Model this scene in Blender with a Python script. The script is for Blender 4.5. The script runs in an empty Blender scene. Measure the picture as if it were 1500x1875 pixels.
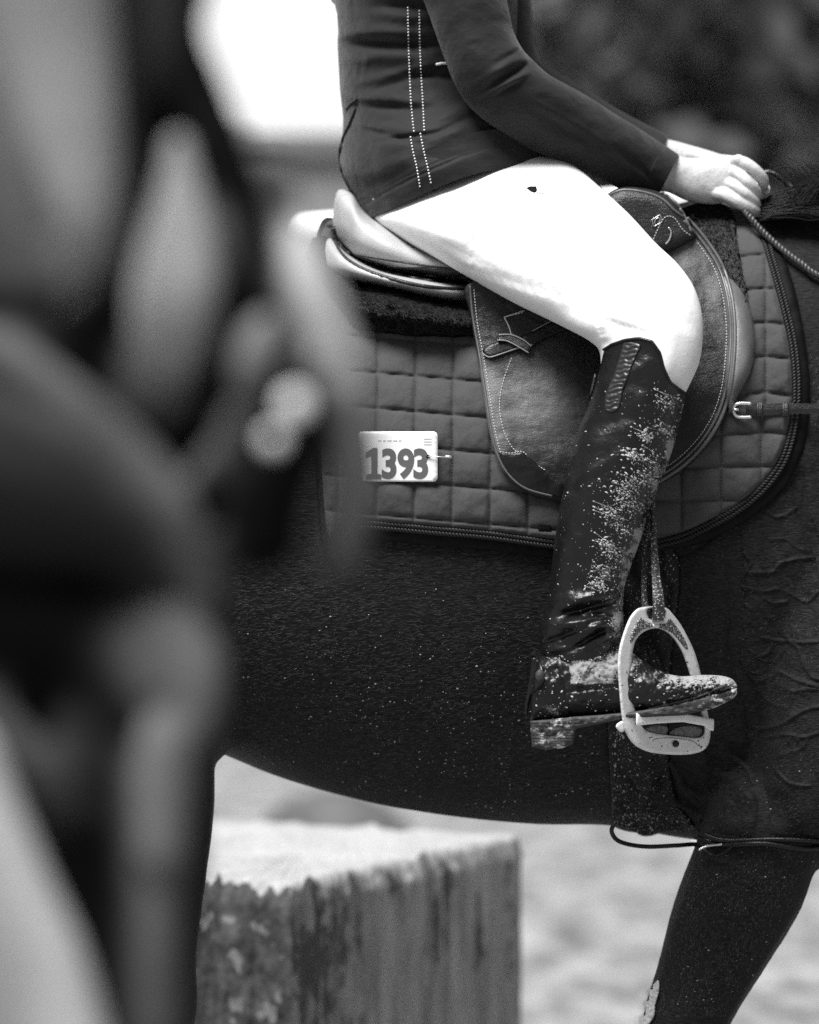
import bpy, bmesh, math, random
import numpy as np
from mathutils import Vector, Matrix, noise as mnoise
from mathutils.bvhtree import BVHTree
from mathutils.geometry import delaunay_2d_cdt

random.seed(7); rng = np.random.default_rng(7)
sc = bpy.context.scene
# ---------------------------------------------------------------- camera, light, exposure
S = 0.00068          # metres per photo pixel on the plane y = 0
F = 6.0              # camera distance to that plane
CZ = 1.24
cam_d = bpy.data.cameras.new('camera'); cam = bpy.data.objects.new('camera', cam_d)
sc.collection.objects.link(cam); sc.camera = cam
cam.location = (0, -F, CZ); cam.rotation_euler = (math.radians(90), 0, 0)
cam_d.sensor_fit = 'VERTICAL'; cam_d.sensor_height = 42.5
cam_d.lens = 42.5 / (1875 * S) * F
cam_d.clip_start = 0.1; cam_d.clip_end = 3000
cam_d.dof.use_dof = True; cam_d.dof.focus_distance = F - 0.06
cam_d.dof.aperture_fstop = cam_d.lens / 1000 / 0.05
sc.view_settings.view_transform = 'Standard'; sc.view_settings.look = 'None'
sc.view_settings.exposure = 0.62; sc.view_settings.gamma = 1
sc.cycles.use_denoising = False
sc.cycles.max_bounces = 6; sc.cycles.use_adaptive_sampling = True; sc.cycles.adaptive_threshold = 0.02
SUN_EL, SUN_AZ = 64, 214      # azimuth measured from +Y clockwise: from behind the camera, slightly left
w = bpy.data.worlds.new("World"); sc.world = w; w.use_nodes = True
nt = w.node_tree; nt.nodes.clear()
sky = nt.nodes.new('ShaderNodeTexSky'); sky.sky_type = 'NISHITA'; sky.sun_disc = False
sky.sun_elevation = math.radians(SUN_EL); sky.sun_rotation = math.radians(SUN_AZ)
sky.dust_density = 4.0; sky.air_density = 1.0
bw = nt.nodes.new('ShaderNodeRGBToBW'); bg = nt.nodes.new('ShaderNodeBackground'); wo = nt.nodes.new('ShaderNodeOutputWorld')
nt.links.new(sky.outputs[0], bw.inputs[0]); nt.links.new(bw.outputs[0], bg.inputs[0]); nt.links.new(bg.outputs[0], wo.inputs[0])
bg.inputs[1].default_value = 0.05
sun_d = bpy.data.lights.new('sun', 'SUN'); sun_d.energy = 4.9; sun_d.angle = math.radians(30)
sun_d.color = (1, 1, 1)
sun = bpy.data.objects.new('sun', sun_d); sc.collection.objects.link(sun)
_a, _e = math.radians(SUN_AZ), math.radians(SUN_EL)
sdir = Vector((math.sin(_a) * math.cos(_e), math.cos(_a) * math.cos(_e), math.sin(_e)))
sun.rotation_euler = sdir.to_track_quat('Z', 'Y').to_euler(); sun.location = sdir * 30 + Vector((0, 0, 5))

# ---------------------------------------------------------------- helpers
def P(px, py, y):
    f = (F + y) / F
    return ((px - 750) * S * f, y, CZ + (937.5 - py) * S * f)
def PA(px, py, y):
    px, py, y = np.broadcast_arrays(np.asarray(px, float), np.asarray(py, float), np.asarray(y, float))
    f = (F + y) / F
    return np.stack([(px - 750) * S * f, y, CZ + (937.5 - py) * S * f], -1)
def ss(a, b, x):
    t = np.clip((np.asarray(x, float) - a) / (b - a), 0, 1); return t * t * (3 - 2 * t)
def crom(pts, n=8, closed=False):
    p = np.array(pts, float); m = len(p); out = []
    rngk = range(m) if closed else range(m - 1)
    for i in rngk:
        if closed: a, b, c, d = p[(i - 1) % m], p[i], p[(i + 1) % m], p[(i + 2) % m]
        else: a, b, c, d = p[max(i - 1, 0)], p[i], p[i + 1], p[min(i + 2, m - 1)]
        for t in np.arange(n) / n:
            out.append(0.5 * ((2 * b) + (c - a) * t + (2 * a - 5 * b + 4 * c - d) * t * t + (3 * b - a - 3 * c + d) * t ** 3))
    if not closed: out.append(p[-1])
    return np.array(out)
def resample(p, step, closed=False):
    p = np.array(p, float)
    if closed: p = np.vstack([p, p[:1]])
    seg = np.linalg.norm(np.diff(p[:, :2], axis=0), axis=1) if p.shape[1] == 2 else np.linalg.norm(np.diff(p, axis=0), axis=1)
    s = np.concatenate([[0], np.cumsum(seg)]); n = max(2, int(round(s[-1] / step)))
    t = np.linspace(0, s[-1], n + 1)
    r = np.stack([np.interp(t, s, p[:, k]) for k in range(p.shape[1])], 1)
    return r[:-1] if closed else r
def inside(poly, x, y):
    poly = np.asarray(poly); x = np.asarray(x, float); y = np.asarray(y, float)
    r = np.zeros(x.shape, bool); n = len(poly); j = n - 1
    for i in range(n):
        xi, yi = poly[i]; xj, yj = poly[j]
        if yi != yj:
            c = ((yi > y) != (yj > y)) & (x < (xj - xi) * (y - yi) / (yj - yi) + xi); r ^= c
        j = i
    return r
def dist_poly(poly, x, y, closed=True):
    a = np.asarray(poly, float); b = np.roll(a, -1, 0)
    if not closed: a, b = a[:-1], a[1:]
    best = np.full(np.shape(x), 1e9)
    for (ax, ay), (bx, by) in zip(a, b):
        dx, dy = bx - ax, by - ay; L = dx * dx + dy * dy + 1e-9
        t = np.clip(((x - ax) * dx + (y - ay) * dy) / L, 0, 1)
        best = np.minimum(best, np.hypot(x - ax - t * dx, y - ay - t * dy))
    return best
# vectorised value noise
_perm = np.random.default_rng(3).random((64, 64))
def vn(x, y):
    x = np.asarray(x, float); y = np.asarray(y, float)
    xi = np.floor(x).astype(int); yi = np.floor(y).astype(int); fx = x - xi; fy = y - yi
    fx = fx * fx * (3 - 2 * fx); fy = fy * fy * (3 - 2 * fy)
    g = lambda a, b: _perm[a % 64, b % 64]
    return ((g(xi, yi) * (1 - fx) + g(xi + 1, yi) * fx) * (1 - fy) + (g(xi, yi + 1) * (1 - fx) + g(xi + 1, yi + 1) * fx) * fy) * 2 - 1
def fbm(x, y, o=3):
    return sum(vn(x * 2 ** k + 17 * k, y * 2 ** k + 5 * k) / 2 ** k for k in range(o))

class MB:
    def __init__(s): s.v = []; s.f = []; s.n = 0; s.uv = None
    def add(s, v, f):
        v = np.asarray(v, float).reshape(-1, 3); s.v.append(v); s.f.extend([[i + s.n for i in q] for q in f]); s.n += len(v); return s
    def merge(s, o):
        for v in o.v: s.v.append(v)
        s.f.extend([[i + s.n for i in q] for q in o.f]); s.n += o.n; return s
    def verts(s): return np.vstack(s.v)
    def mesh(s, name, smooth=True):
        me = bpy.data.meshes.new(name); me.from_pydata(s.verts().tolist(), [], s.f); me.validate()
        if smooth: me.shade_smooth()
        me.update(); return me
def link(o): sc.collection.objects.link(o); return o
def build(name, mb, m, parent=None, smooth=True, fixn=True, **props):
    me = mb if isinstance(mb, bpy.types.Mesh) else mb.mesh(name, smooth)
    if fixn and not isinstance(mb, bpy.types.Mesh):
        b = bmesh.new(); b.from_mesh(me); bmesh.ops.recalc_face_normals(b, faces=b.faces); b.to_mesh(me); b.free()
        if smooth: me.shade_smooth()
    me.materials.clear(); me.materials.append(m)
    o = bpy.data.objects.new(name, me); link(o)
    if parent is not None:
        o.parent = parent; o.matrix_parent_inverse = Matrix.Translation(-parent.location) if parent.parent is None else Matrix.Identity(4)
    for k, v in props.items(): o[k] = v
    return o
def thing(name, label, cat, loc, group=None):
    o = bpy.data.objects.new(name, None); link(o); o.location = loc
    o['label'] = label; o['category'] = cat
    if group: o['group'] = group
    return o

def grid_faces(nr, nc, wrap=True):
    f = []
    for r in range(nr - 1):
        for c in range(nc if wrap else nc - 1):
            d = (c + 1) % nc; f.append((r * nc + c, r * nc + d, (r + 1) * nc + d, (r + 1) * nc + c))
    return f
def loft(slices, ns=60, nc=40, disp=None, caps=True, bowf=None, expo=1.0, capround=0.0):
    """slices: (Ax,Ay,Bx,By,yc,yr[,bow]); A,B = the two outline points in photo px, yc/yr depth centre and radius in m"""
    p = np.array([list(s) + [0] * (7 - len(s)) for s in slices], float)
    q = resample(crom(p, 10), 1e9) if False else crom(p, 10)
    t = np.linspace(0, len(q) - 1, ns); q = np.stack([np.interp(t, np.arange(len(q)), q[:, k]) for k in range(7)], 1)
    th = np.linspace(0, 2 * np.pi, nc, endpoint=False)
    c, s_ = np.cos(th), np.sin(th)
    ce = np.sign(c) * np.abs(c) ** expo; se = np.sign(s_) * np.abs(s_) ** expo
    A = q[:, 0:2]; B = q[:, 2:4]; C = (A + B) / 2; H = (B - A) / 2
    px = C[:, 0:1] + H[:, 0:1] * ce; py = C[:, 1:2] + H[:, 1:2] * ce
    N = np.stack([H[:, 1], -H[:, 0]], 1); N /= np.linalg.norm(N, axis=1, keepdims=True) + 1e-9
    up = np.where(N[:, 1:2] > 0, -1, 1); N = N * up
    tt = (ce + 1) / 2
    g = (bowf or (lambda t: np.sin(np.pi * t)))(tt) * np.clip(se, 0, 1) ** 0.7
    px = px + N[:, 0:1] * q[:, 6:7] * g; py = py + N[:, 1:2] * q[:, 6:7] * g
    r = q[:, 5:6] * np.ones_like(px)
    y = q[:, 4:5] - r * se
    if disp is not None: y = y - disp(px, py) * np.clip(se, 0, 1) ** 0.5
    v = PA(px, py, y).reshape(-1, 3)
    f = grid_faces(ns, nc)
    m = MB(); 
    if caps:
        v = np.vstack([v, v[:nc].mean(0), v[-nc:].mean(0)]); n0 = ns * nc
        f += [(n0, (i + 1) % nc, i) for i in range(nc)] + [(n0 + 1, (ns - 1) * nc + i, (ns - 1) * nc + (i + 1) % nc) for i in range(nc)]
    m.add(v, f); return m
def tube(path, r, nc=8, closed=False, step=None, taper=None, cap=True):
    p = np.array(path, float); n = len(p)
    r = np.broadcast_to(np.asarray(r, float), (n,)).copy()
    T = np.gradient(p, axis=0) if not closed else (np.roll(p, -1, 0) - np.roll(p, 1, 0))
    T /= np.linalg.norm(T, axis=1, keepdims=True) + 1e-12
    ref = np.array([0, 1.0, 0]); u = np.cross(T, ref); bad = np.linalg.norm(u, axis=1) < 1e-3
    u[bad] = np.cross(T[bad], [1.0, 0, 0]); u /= np.linalg.norm(u, axis=1, keepdims=True) + 1e-12
    w_ = np.cross(T, u)
    th = np.linspace(0, 2 * np.pi, nc, endpoint=False)
    v = p[:, None] + r[:, None, None] * (u[:, None] * np.cos(th)[None, :, None] + w_[:, None] * np.sin(th)[None, :, None])
    f = grid_faces(n, nc)
    if closed: f += [((n - 1) * nc + c, (n - 1) * nc + (c + 1) % nc, (c + 1) % nc, c) for c in range(nc)]
    v = v.reshape(-1, 3)
    if not closed and cap:
        e0 = p[0] - T[0] * r[0] * .6; e1 = p[-1] + T[-1] * r[-1] * .6
        v = np.vstack([v, e0, e1]); n0 = n * nc
        f += [(n0, (i + 1) % nc, i) for i in range(nc)] + [(n0 + 1, (n - 1) * nc + i, (n - 1) * nc + (i + 1) % nc) for i in range(nc)]
    return MB().add(v, f)
def cord(path3, R, r, pitch, strands=2):
    """twisted rope along a 3D path"""
    p = resample(np.array(path3), pitch / 6); n = len(p)
    T = np.gradient(p, axis=0); T /= np.linalg.norm(T, axis=1, keepdims=True)
    u = np.cross(T, [0, 1.0, 0]); u /= np.linalg.norm(u, axis=1, keepdims=True); w_ = np.cross(T, u)
    m = MB()
    for k in range(strands):
        a = np.arange(n) / 6 * 2 * np.pi + 2 * np.pi * k / strands
        m.merge(tube(p + R * (u * np.cos(a)[:, None] + w_ * np.sin(a)[:, None]), r, 6))
    return m
def sheet(outline, step, yf, th, R=0, h=0, smooth=True, disp=None, hole=None, bstep=None, noback=False, Rb=None, hb=0):
    poly = resample(crom(outline, 8, True) if smooth else outline, bstep or step, True)
    x0, y0 = poly.min(0); x1, y1 = poly.max(0)
    gx, gy = np.meshgrid(np.arange(x0, x1, step), np.arange(y0, y1, step * .87))
    gx = gx + (np.arange(gx.shape[0]) % 2)[:, None] * step * .5
    gx, gy = gx.ravel(), gy.ravel()
    k = inside(poly, gx, gy); gx, gy = gx[k], gy[k]
    hp = None; edges = [(i, (i + 1) % len(poly)) for i in range(len(poly))]; pts = [tuple(p) for p in poly]
    d = dist_poly(poly, gx, gy)
    if hole is not None:
        hp = [resample(crom(o, 8, True) if smooth else o, bstep or step, True) for o in hole]
        for o in hp:
            n0 = len(pts); pts += [tuple(p) for p in o]; edges += [(n0 + i, n0 + (i + 1) % len(o)) for i in range(len(o))]
            d = np.minimum(d, np.where(inside(o, gx, gy), -1, dist_poly(o, gx, gy)))
    k = d > step * .45
    pts += list(zip(gx[k], gy[k]))
    vo, eo, fo, *_ = delaunay_2d_cdt([Vector(p) for p in pts], edges, [], 1, 1e-5)
    V = np.array([tuple(p) for p in vo]); fo = [f for f in fo]
    if hp:
        c = np.array([V[f].mean(0) for f in [list(q) for q in fo]]); bad = np.zeros(len(c), bool)
        for o in hp: bad |= inside(o, c[:, 0], c[:, 1])
        fo = [f for f, b in zip(fo, bad) if not b]
    D = dist_poly(poly, V[:, 0], V[:, 1])
    if hp:
        for o in hp: D = np.minimum(D, dist_poly(o, V[:, 0], V[:, 1]))
    prof = lambda d, R: np.sqrt(np.clip(1 - (1 - np.clip(d / R, 0, 1)) ** 2, 0, 1)) if R else np.zeros_like(d)
    base = yf(V[:, 0], V[:, 1])
    yfnt = base - h * prof(D, R)
    if disp is not None: yfnt = yfnt - disp(V[:, 0], V[:, 1], D)
    m = MB(); n = len(V)
    front = PA(V[:, 0], V[:, 1], yfnt); F1 = [list(f) for f in fo]
    if noback: return m.add(front, F1)
    back = PA(V[:, 0], V[:, 1], base + th + hb * prof(D, Rb or R or 1))
    cnt = {}
    for f in F1:
        for i in range(len(f)):
            a, b = f[i], f[(i + 1) % len(f)]; cnt.setdefault((min(a, b), max(a, b)), []).append((a, b))
    side = [(e[0][0], e[0][1], e[0][1] + n, e[0][0] + n) for e in cnt.values() if len(e) == 1]
    m.add(np.vstack([front, back]), F1 + [[i + n for i in reversed(f)] for f in F1] + side)
    return m
def ico(sub=1):
    b = bmesh.new(); bmesh.ops.create_icosphere(b, subdivisions=sub, radius=1)
    v = np.array([tuple(x.co) for x in b.verts]); f = [[y.index for y in x.verts] for x in b.faces]; b.free(); return v, f
ICO1, ICO2, ICO3 = ico(1), ico(2), ico(3)
def blob(m, c, r, R=None, I=None):
    v, f = I or ICO1; v = v * np.asarray(r)
    if R is not None: v = v @ np.array(R).T
    m.add(v + np.asarray(c), f)
def caps_chain(pts, I=None, k=5):
    """overlapping ellipsoids along [(x,y,z,rx,ry,rz)]: raw material for a voxel remesh"""
    m = MB(); p = np.array(pts, float); d = crom(p, k)
    for q in d: blob(m, q[:3], q[3:6], I=I or ICO2)
    return m
def remesh(mb, voxel, smooth_it=4, name='tmp', factor=.5):
    me = mb.mesh(name); o = bpy.data.objects.new(name, me); link(o)
    r = o.modifiers.new('r', 'REMESH'); r.mode = 'VOXEL'; r.voxel_size = voxel; r.use_smooth_shade = True
    s_ = o.modifiers.new('s', 'SMOOTH'); s_.iterations = smooth_it; s_.factor = factor
    dg = bpy.context.evaluated_depsgraph_get(); out = bpy.data.meshes.new_from_object(o.evaluated_get(dg))
    bpy.data.objects.remove(o); bpy.data.meshes.remove(me); out.shade_smooth(); return out
def me2mb(me):
    n = len(me.vertices); v = np.empty(n * 3); me.vertices.foreach_get('co', v)
    return MB().add(v.reshape(-1, 3), [list(p.vertices) for p in me.polygons])
class Field:
    """depth y of the first surface hit from the camera through photo px"""
    def __init__(s, mbs, box, st=8, fill=None, back=.3):
        m = MB()
        for q in mbs: m.merge(q)
        t = BVHTree.FromPolygons(m.verts().tolist(), m.f)
        s.x = np.arange(box[0], box[2] + st, st); s.y = np.arange(box[1], box[3] + st, st)
        g = np.full((len(s.y), len(s.x)), np.nan); o = Vector((0, -F, CZ))
        for j, py in enumerate(s.y):
            for i, px in enumerate(s.x):
                d = Vector(P(px, py, 0)) - o; h = t.ray_cast(o, d.normalized())
                if h[0] is not None: g[j, i] = h[0].y
        bad = np.isnan(g); s.bad = bad
        if fill is not None: g[bad] = fill
        else:
            for j in range(g.shape[0]):
                k = ~np.isnan(g[j])
                if k.any(): g[j] = np.interp(s.x, s.x[k], g[j][k])
            for i in range(g.shape[1]):
                k = ~np.isnan(g[:, i])
                if k.any(): g[:, i] = np.interp(s.y, s.y[k], g[:, i][k])
        s.g = g; s.st = st
    def __call__(s, px, py):
        fx = np.clip((np.asarray(px, float) - s.x[0]) / s.st, 0, len(s.x) - 1.001); fy = np.clip((np.asarray(py, float) - s.y[0]) / s.st, 0, len(s.y) - 1.001)
        i = fx.astype(int); j = fy.astype(int); a = fx - i; b = fy - j; g = s.g
        return (g[j, i] * (1 - a) + g[j, i + 1] * a) * (1 - b) + (g[j + 1, i] * (1 - a) + g[j + 1, i + 1] * a) * b
    def blur(s, n):
        for _ in range(n):
            p = np.pad(s.g, 1, 'edge'); s.g = (p[:-2, 1:-1] + p[2:, 1:-1] + p[1:-1, :-2] + p[1:-1, 2:] + p[1:-1, 1:-1]) / 5
        return s
def drape(pts, fld, off):
    p = np.array(pts, float); return PA(p[:, 0], p[:, 1], fld(p[:, 0], p[:, 1]) - off)
def stitches(path, fld, off, pitch=5.5, L=3.4, r=.0006):
    p = resample(crom(path, 8), pitch); m = MB()
    w3 = drape(p, fld, off)
    for i in range(len(w3) - 1):
        d = w3[i + 1] - w3[i]; l = np.linalg.norm(d); d = d / l; e = w3[i] + d * l * (L / pitch)
        m.merge(tube(np.linspace(w3[i], e, 3), [r * .7, r, r * .7], 5))
    return m

# ---------------------------------------------------------------- materials (grey: a black and white photograph)
def mk(name, col, rough=.5, spec=.5, vary=0, vscale=8, bumps=(), metal=0, coat=0, sheen=0, stretch=(1, 1, 1), specks=None, attr=None, detail=3):
    """bumps: (scale, strength_m, stretch, kind); specks: (scale, threshold, value); attr: (name, value)  mixes to value where attribute is high"""
    m = bpy.data.materials.new(name); m.use_nodes = True; t = m.node_tree; N = t.nodes; Lk = t.links.new
    b = N['Principled BSDF']; b.inputs['Roughness'].default_value = rough; b.inputs['Metallic'].default_value = metal
    b.inputs['Specular IOR Level'].default_value = spec; b.inputs['Coat Weight'].default_value = coat; b.inputs['Coat Roughness'].default_value = .25
    b.inputs['Sheen Weight'].default_value = sheen
    tc = N.new('ShaderNodeTexCoord'); src = tc.outputs['Object']
    def mapped(st):
        mp = N.new('ShaderNodeMapping'); mp.inputs['Scale'].default_value = st[:3]
        if len(st) > 3: mp.inputs['Rotation'].default_value = (0, st[3], 0)
        Lk(src, mp.inputs[0]); return mp.outputs[0]
    def rgb(v): return (v, v, v, 1)
    cur = None
    def mixc(fac, a, bval):
        x = N.new('ShaderNodeMix'); x.data_type = 'RGBA'
        Lk(fac, x.inputs[0])
        if isinstance(a, float): x.inputs[6].default_value = rgb(a)
        else: Lk(a, x.inputs[6])
        if isinstance(bval, float): x.inputs[7].default_value = rgb(bval)
        else: Lk(bval, x.inputs[7])
        return x.outputs[2]
    col_s = float(col)
    if vary:
        n = N.new('ShaderNodeTexNoise'); n.inputs['Scale'].default_value = vscale; n.inputs['Detail'].default_value = detail + 2; n.inputs['Roughness'].default_value = .62
        Lk(mapped(stretch), n.inputs[0])
        r = N.new('ShaderNodeMapRange'); r.inputs[1].default_value = .3; r.inputs[2].default_value = .7
        Lk(n.outputs[0], r.inputs[0]); col_s = mixc(r.outputs[0], float(col * (1 - vary)), float(col * (1 + vary)))
    if specks:
        for (scl, thr, val) in ([specks] if not isinstance(specks, list) else specks):
            n = N.new('ShaderNodeTexNoise'); n.inputs['Scale'].default_value = scl; n.inputs['Detail'].default_value = 2; Lk(src, n.inputs[0])
            r = N.new('ShaderNodeMapRange'); r.inputs[1].default_value = thr; r.inputs[2].default_value = thr + .04; Lk(n.outputs[0], r.inputs[0])
            col_s = mixc(r.outputs[0], col_s, float(val))
    mudfac = None
    if attr:
        for (an, val, scl) in ([attr] if isinstance(attr, tuple) else attr):
            a = N.new('ShaderNodeAttribute'); a.attribute_name = an
            n = N.new('ShaderNodeTexNoise'); n.inputs['Scale'].default_value = scl; n.inputs['Detail'].default_value = 6; n.inputs['Roughness'].default_value = .7; Lk(src, n.inputs[0])
            ad = N.new('ShaderNodeMath'); ad.operation = 'ADD'; Lk(a.outputs['Fac'], ad.inputs[0]); Lk(n.outputs[0], ad.inputs[1])
            r = N.new('ShaderNodeMapRange'); r.inputs[1].default_value = .98; r.inputs[2].default_value = 1.1 if scl else 2; Lk(ad.outputs[0], r.inputs[0])
            if scl == 0: r.inputs[1].default_value = .5; r.inputs[2].default_value = 1.5; n.inputs['Scale'].default_value = 1
            col_s = mixc(r.outputs[0] if scl else a.outputs['Fac'], col_s, float(val)); mudfac = r.outputs[0] if scl else None
    if isinstance(col_s, float): b.inputs['Base Color'].default_value = rgb(col_s)
    else: Lk(col_s, b.inputs['Base Color'])
    if mudfac is not None:
        x = N.new('ShaderNodeMix'); x.inputs[2].default_value = rough; x.inputs[3].default_value = .8; Lk(mudfac, x.inputs[0]); Lk(x.outputs[0], b.inputs['Roughness'])
    prev = None
    for bp in bumps:
        scl, st, mp = bp[0], bp[1], bp[2]; kind = bp[3] if len(bp) > 3 else 'noise'
        if kind == 'noise':
            n = N.new('ShaderNodeTexNoise'); n.inputs['Detail'].default_value = 4; n.inputs['Scale'].default_value = scl; o_ = n.outputs[0]
        elif kind == 'vor':
            n = N.new('ShaderNodeTexVoronoi'); n.feature = 'F1'; n.inputs['Scale'].default_value = scl; o_ = n.outputs[0]
        elif kind == 'cell':
            n = N.new('ShaderNodeTexVoronoi'); n.feature = 'DISTANCE_TO_EDGE'; n.inputs['Scale'].default_value = scl; o_ = n.outputs[0]
        elif kind == 'wave':
            n = N.new('ShaderNodeTexWave'); n.inputs['Scale'].default_value = scl; n.inputs['Distortion'].default_value = 3; n.inputs['Detail'].default_value = 3; o_ = n.outputs[1]
        Lk(mapped(mp), n.inputs[0])
        bn = N.new('ShaderNodeBump'); bn.inputs['Distance'].default_value = st; bn.inputs['Strength'].default_value = 1
        Lk(o_, bn.inputs['Height'])
        if prev is not None: Lk(prev, bn.inputs['Normal'])
        prev = bn.outputs[0]
    if prev is not None: Lk(prev, b.inputs['Normal'])
    return m
def vcol(o, name, vals):
    a = o.data.attributes.new(name, 'FLOAT', 'POINT'); a.data.foreach_set('value', np.asarray(vals, np.float32))
def pxof(o):
    n = len(o.data.vertices); v = np.empty(n * 3); o.data.vertices.foreach_get('co', v); v = v.reshape(-1, 3)
    f = (F + v[:, 1]) / F; return v[:, 0] / (S * f) + 750, 937.5 - (v[:, 2] - CZ) / (S * f), v

M = {}
M['coat'] = mk('dark_coat', .015, .5, .06, vary=.7, vscale=420, stretch=(.22, 1, 1.3, .25), bumps=[(520, .0012, (.16, 1, 1.1, .25)), (9, .006, (1, 1, 1))], sheen=.02)
M['legcoat'] = M['coat']
M['mane'] = mk('mane_hair', .012, .45, .2)
M['pad'] = mk('quilted_cotton', .064, .85, .06, vary=.12, vscale=900, bumps=[(1600, .0006, (1, 1, 1)), (60, .002, (1, 1, 1))], sheen=.05)
M['binding'] = mk('satin_binding', .005, .55, .1, vary=.2, vscale=40, bumps=[(900, .0003, (1, 1, 1)), (45, .002, (.3, 1, 1))])
M['cord'] = mk('cord', .014, .5, .25)
M['fleece'] = mk('black_fleece', .004, .8, .05, vary=.6, vscale=200, bumps=[(260, .004, (1, 1, 1))])
M['leather'] = mk('brown_leather', .022, .36, .4, vary=.45, vscale=16, bumps=[(300, .0009, (.5, 1, 1.6, .5)), (900, .0003, (1, 1, 1), 'vor')], detail=5)
M['flapleather'] = mk('flap_leather', .009, .40, .32, vary=.35, vscale=14, bumps=[(300, .00045, (.5, 1, 1.5, .6)), (28, .0025, (.7, 1, 1.4, .6)), (900, .0003, (1, 1, 1), 'vor')], attr=[('painted_gloss', .11, 0)], detail=5)
M['glare_leather'] = mk('seat_leather_glare', .40, .4, .5, vary=.12, vscale=30, bumps=[(700, .0003, (1, 1, 1), 'vor')])  # sky glare on dark seat leather, put into the base colour
M['dark_leather'] = mk('dark_leather', .006, .33, .3, vary=.4, vscale=60, bumps=[(700, .0004, (1, 1, 1))])
M['thread'] = mk('thread', .5, .7)
M['jacket'] = mk('softshell', .0165, .6, .08, vary=.1, vscale=500, bumps=[(1500, .00025, (1, 1, 1)), (26, .004, (1, 1, 1.5))], sheen=.14)
M['breech'] = mk('white_breeches', .80, .75, .3, bumps=[(1200, .0002, (1, 1, 1)), (30, .002, (1, 1, 1))])
M['breech2'] = mk('breech_seam', .6, .75, .3)
M['skin'] = mk('skin', .50, .5, .4, vary=.14, vscale=70, bumps=[(500, .0004, (1, 1, 1)), (90, .0012, (1, 1, 1))])
M['boot'] = mk('boot_leather', .006, .33, .4, vary=.4, vscale=40, bumps=[(26, .004, (1, 1, 1.4)), (300, .0005, (1, 1, 1))], attr=[('mud', .27, 330)])
M['elastic'] = mk('elastic', .02, .4, .6, vary=.3, vscale=60)
M['sole'] = mk('sole_rubber', .03, .6, .4, bumps=[(300, .001, (.3, 1, 2))], attr=[('mud', .38, 200)])
M['mud'] = mk('dried_mud', .42, .75, .4, vary=.5, vscale=400, bumps=[(900, .0008, (1, 1, 1))])
M['dust'] = mk('mud_specks', .3, .6)
M['alu'] = mk('aluminium', .68, .5, .5, vary=.12, vscale=90, metal=.25, bumps=[(500, .0003, (1, 1, 1))], specks=[(150, .66, .12)])
M['alu_bright'] = mk('pale_tread', .8, .5, .5, specks=[(160, .68, .2)])
M['steel'] = mk('steel', .65, .3, .6, metal=.8)
M['insert'] = mk('gritty_insert', .05, .4, .6, specks=[(500, .56, .5)], bumps=[(800, .001, (1, 1, 1))])
M['card'] = mk('number_card', .85, .45, .4)
M['ink'] = mk('print_ink', .008, .7, .05)
M['ink2'] = mk('print_ink_faint', .68, .6)
M['crystal'] = mk('crystal', .85, .2, .8)
# ---------------------------------------------------------------- setting: ground and backdrop
def plane(name, x0, x1, y0, y1, z, m, n=1):
    me = bpy.data.meshes.new(name); me.from_pydata([(x0, y0, z), (x1, y0, z), (x1, y1, z), (x0, y1, z)], [], [(0, 1, 2, 3)]); me.materials.append(m)
    o = bpy.data.objects.new(name, me); link(o); o['kind'] = 'structure'; return o
M['sand'] = mk('arena_sand', .215, .9, .2, vary=.75, vscale=6, stretch=(1.2, .3, 1), bumps=[(6, .05, (1, 1, 1)), (60, .01, (1, 1, 1))], detail=4)
plane('ground', -600, 600, -60, 1500, 0, M['sand'])
M['wall'] = mk('pale_render', .27, .8, .3, vary=.08, vscale=.6)
M['wallcap'] = mk('wall_cap', .17, .8, .3)
def box(m, x0, x1, y0, y1, z0, z1):
    m.add([(x0, y0, z0), (x1, y0, z0), (x1, y1, z0), (x0, y1, z0), (x0, y0, z1), (x1, y0, z1), (x1, y1, z1), (x0, y1, z1)],
          [(0, 3, 2, 1), (4, 5, 6, 7), (0, 1, 5, 4), (1, 2, 6, 5), (2, 3, 7, 6), (3, 0, 4, 7)]); return m
bw_ = thing('boundary_wall', 'long pale boundary wall far behind the rider under bright sky', 'wall', (-4, 24, 0))
m = MB(); box(m, -14, .6, 24, 24.3, 0, 3.46); build('wall_face', m, M['wall'], bw_, smooth=False)
m = MB(); box(m, -14.1, .7, 23.92, 24.38, 3.46, 3.6); build('coping', m, M['wallcap'], bw_, smooth=False)
wb = thing('sky_stand_in', 'white box added in place of blown-out sky behind the pale boundary wall', 'backdrop', (-8, 34, 0))  # white box added to read as blown-out sky
m = MB(); box(m, -22, 2.2, 34, 44, 0, 9.5); build('sky_stand_in_face', m, mk('sky_stand_in_white', .95, .8, .3), wb, smooth=False)
m = MB(); box(m, -22.4, 2.5, 33.6, 44.4, 9.5, 9.9); build('sky_stand_in_cap', m, M['wallcap'], wb, smooth=False)
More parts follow.
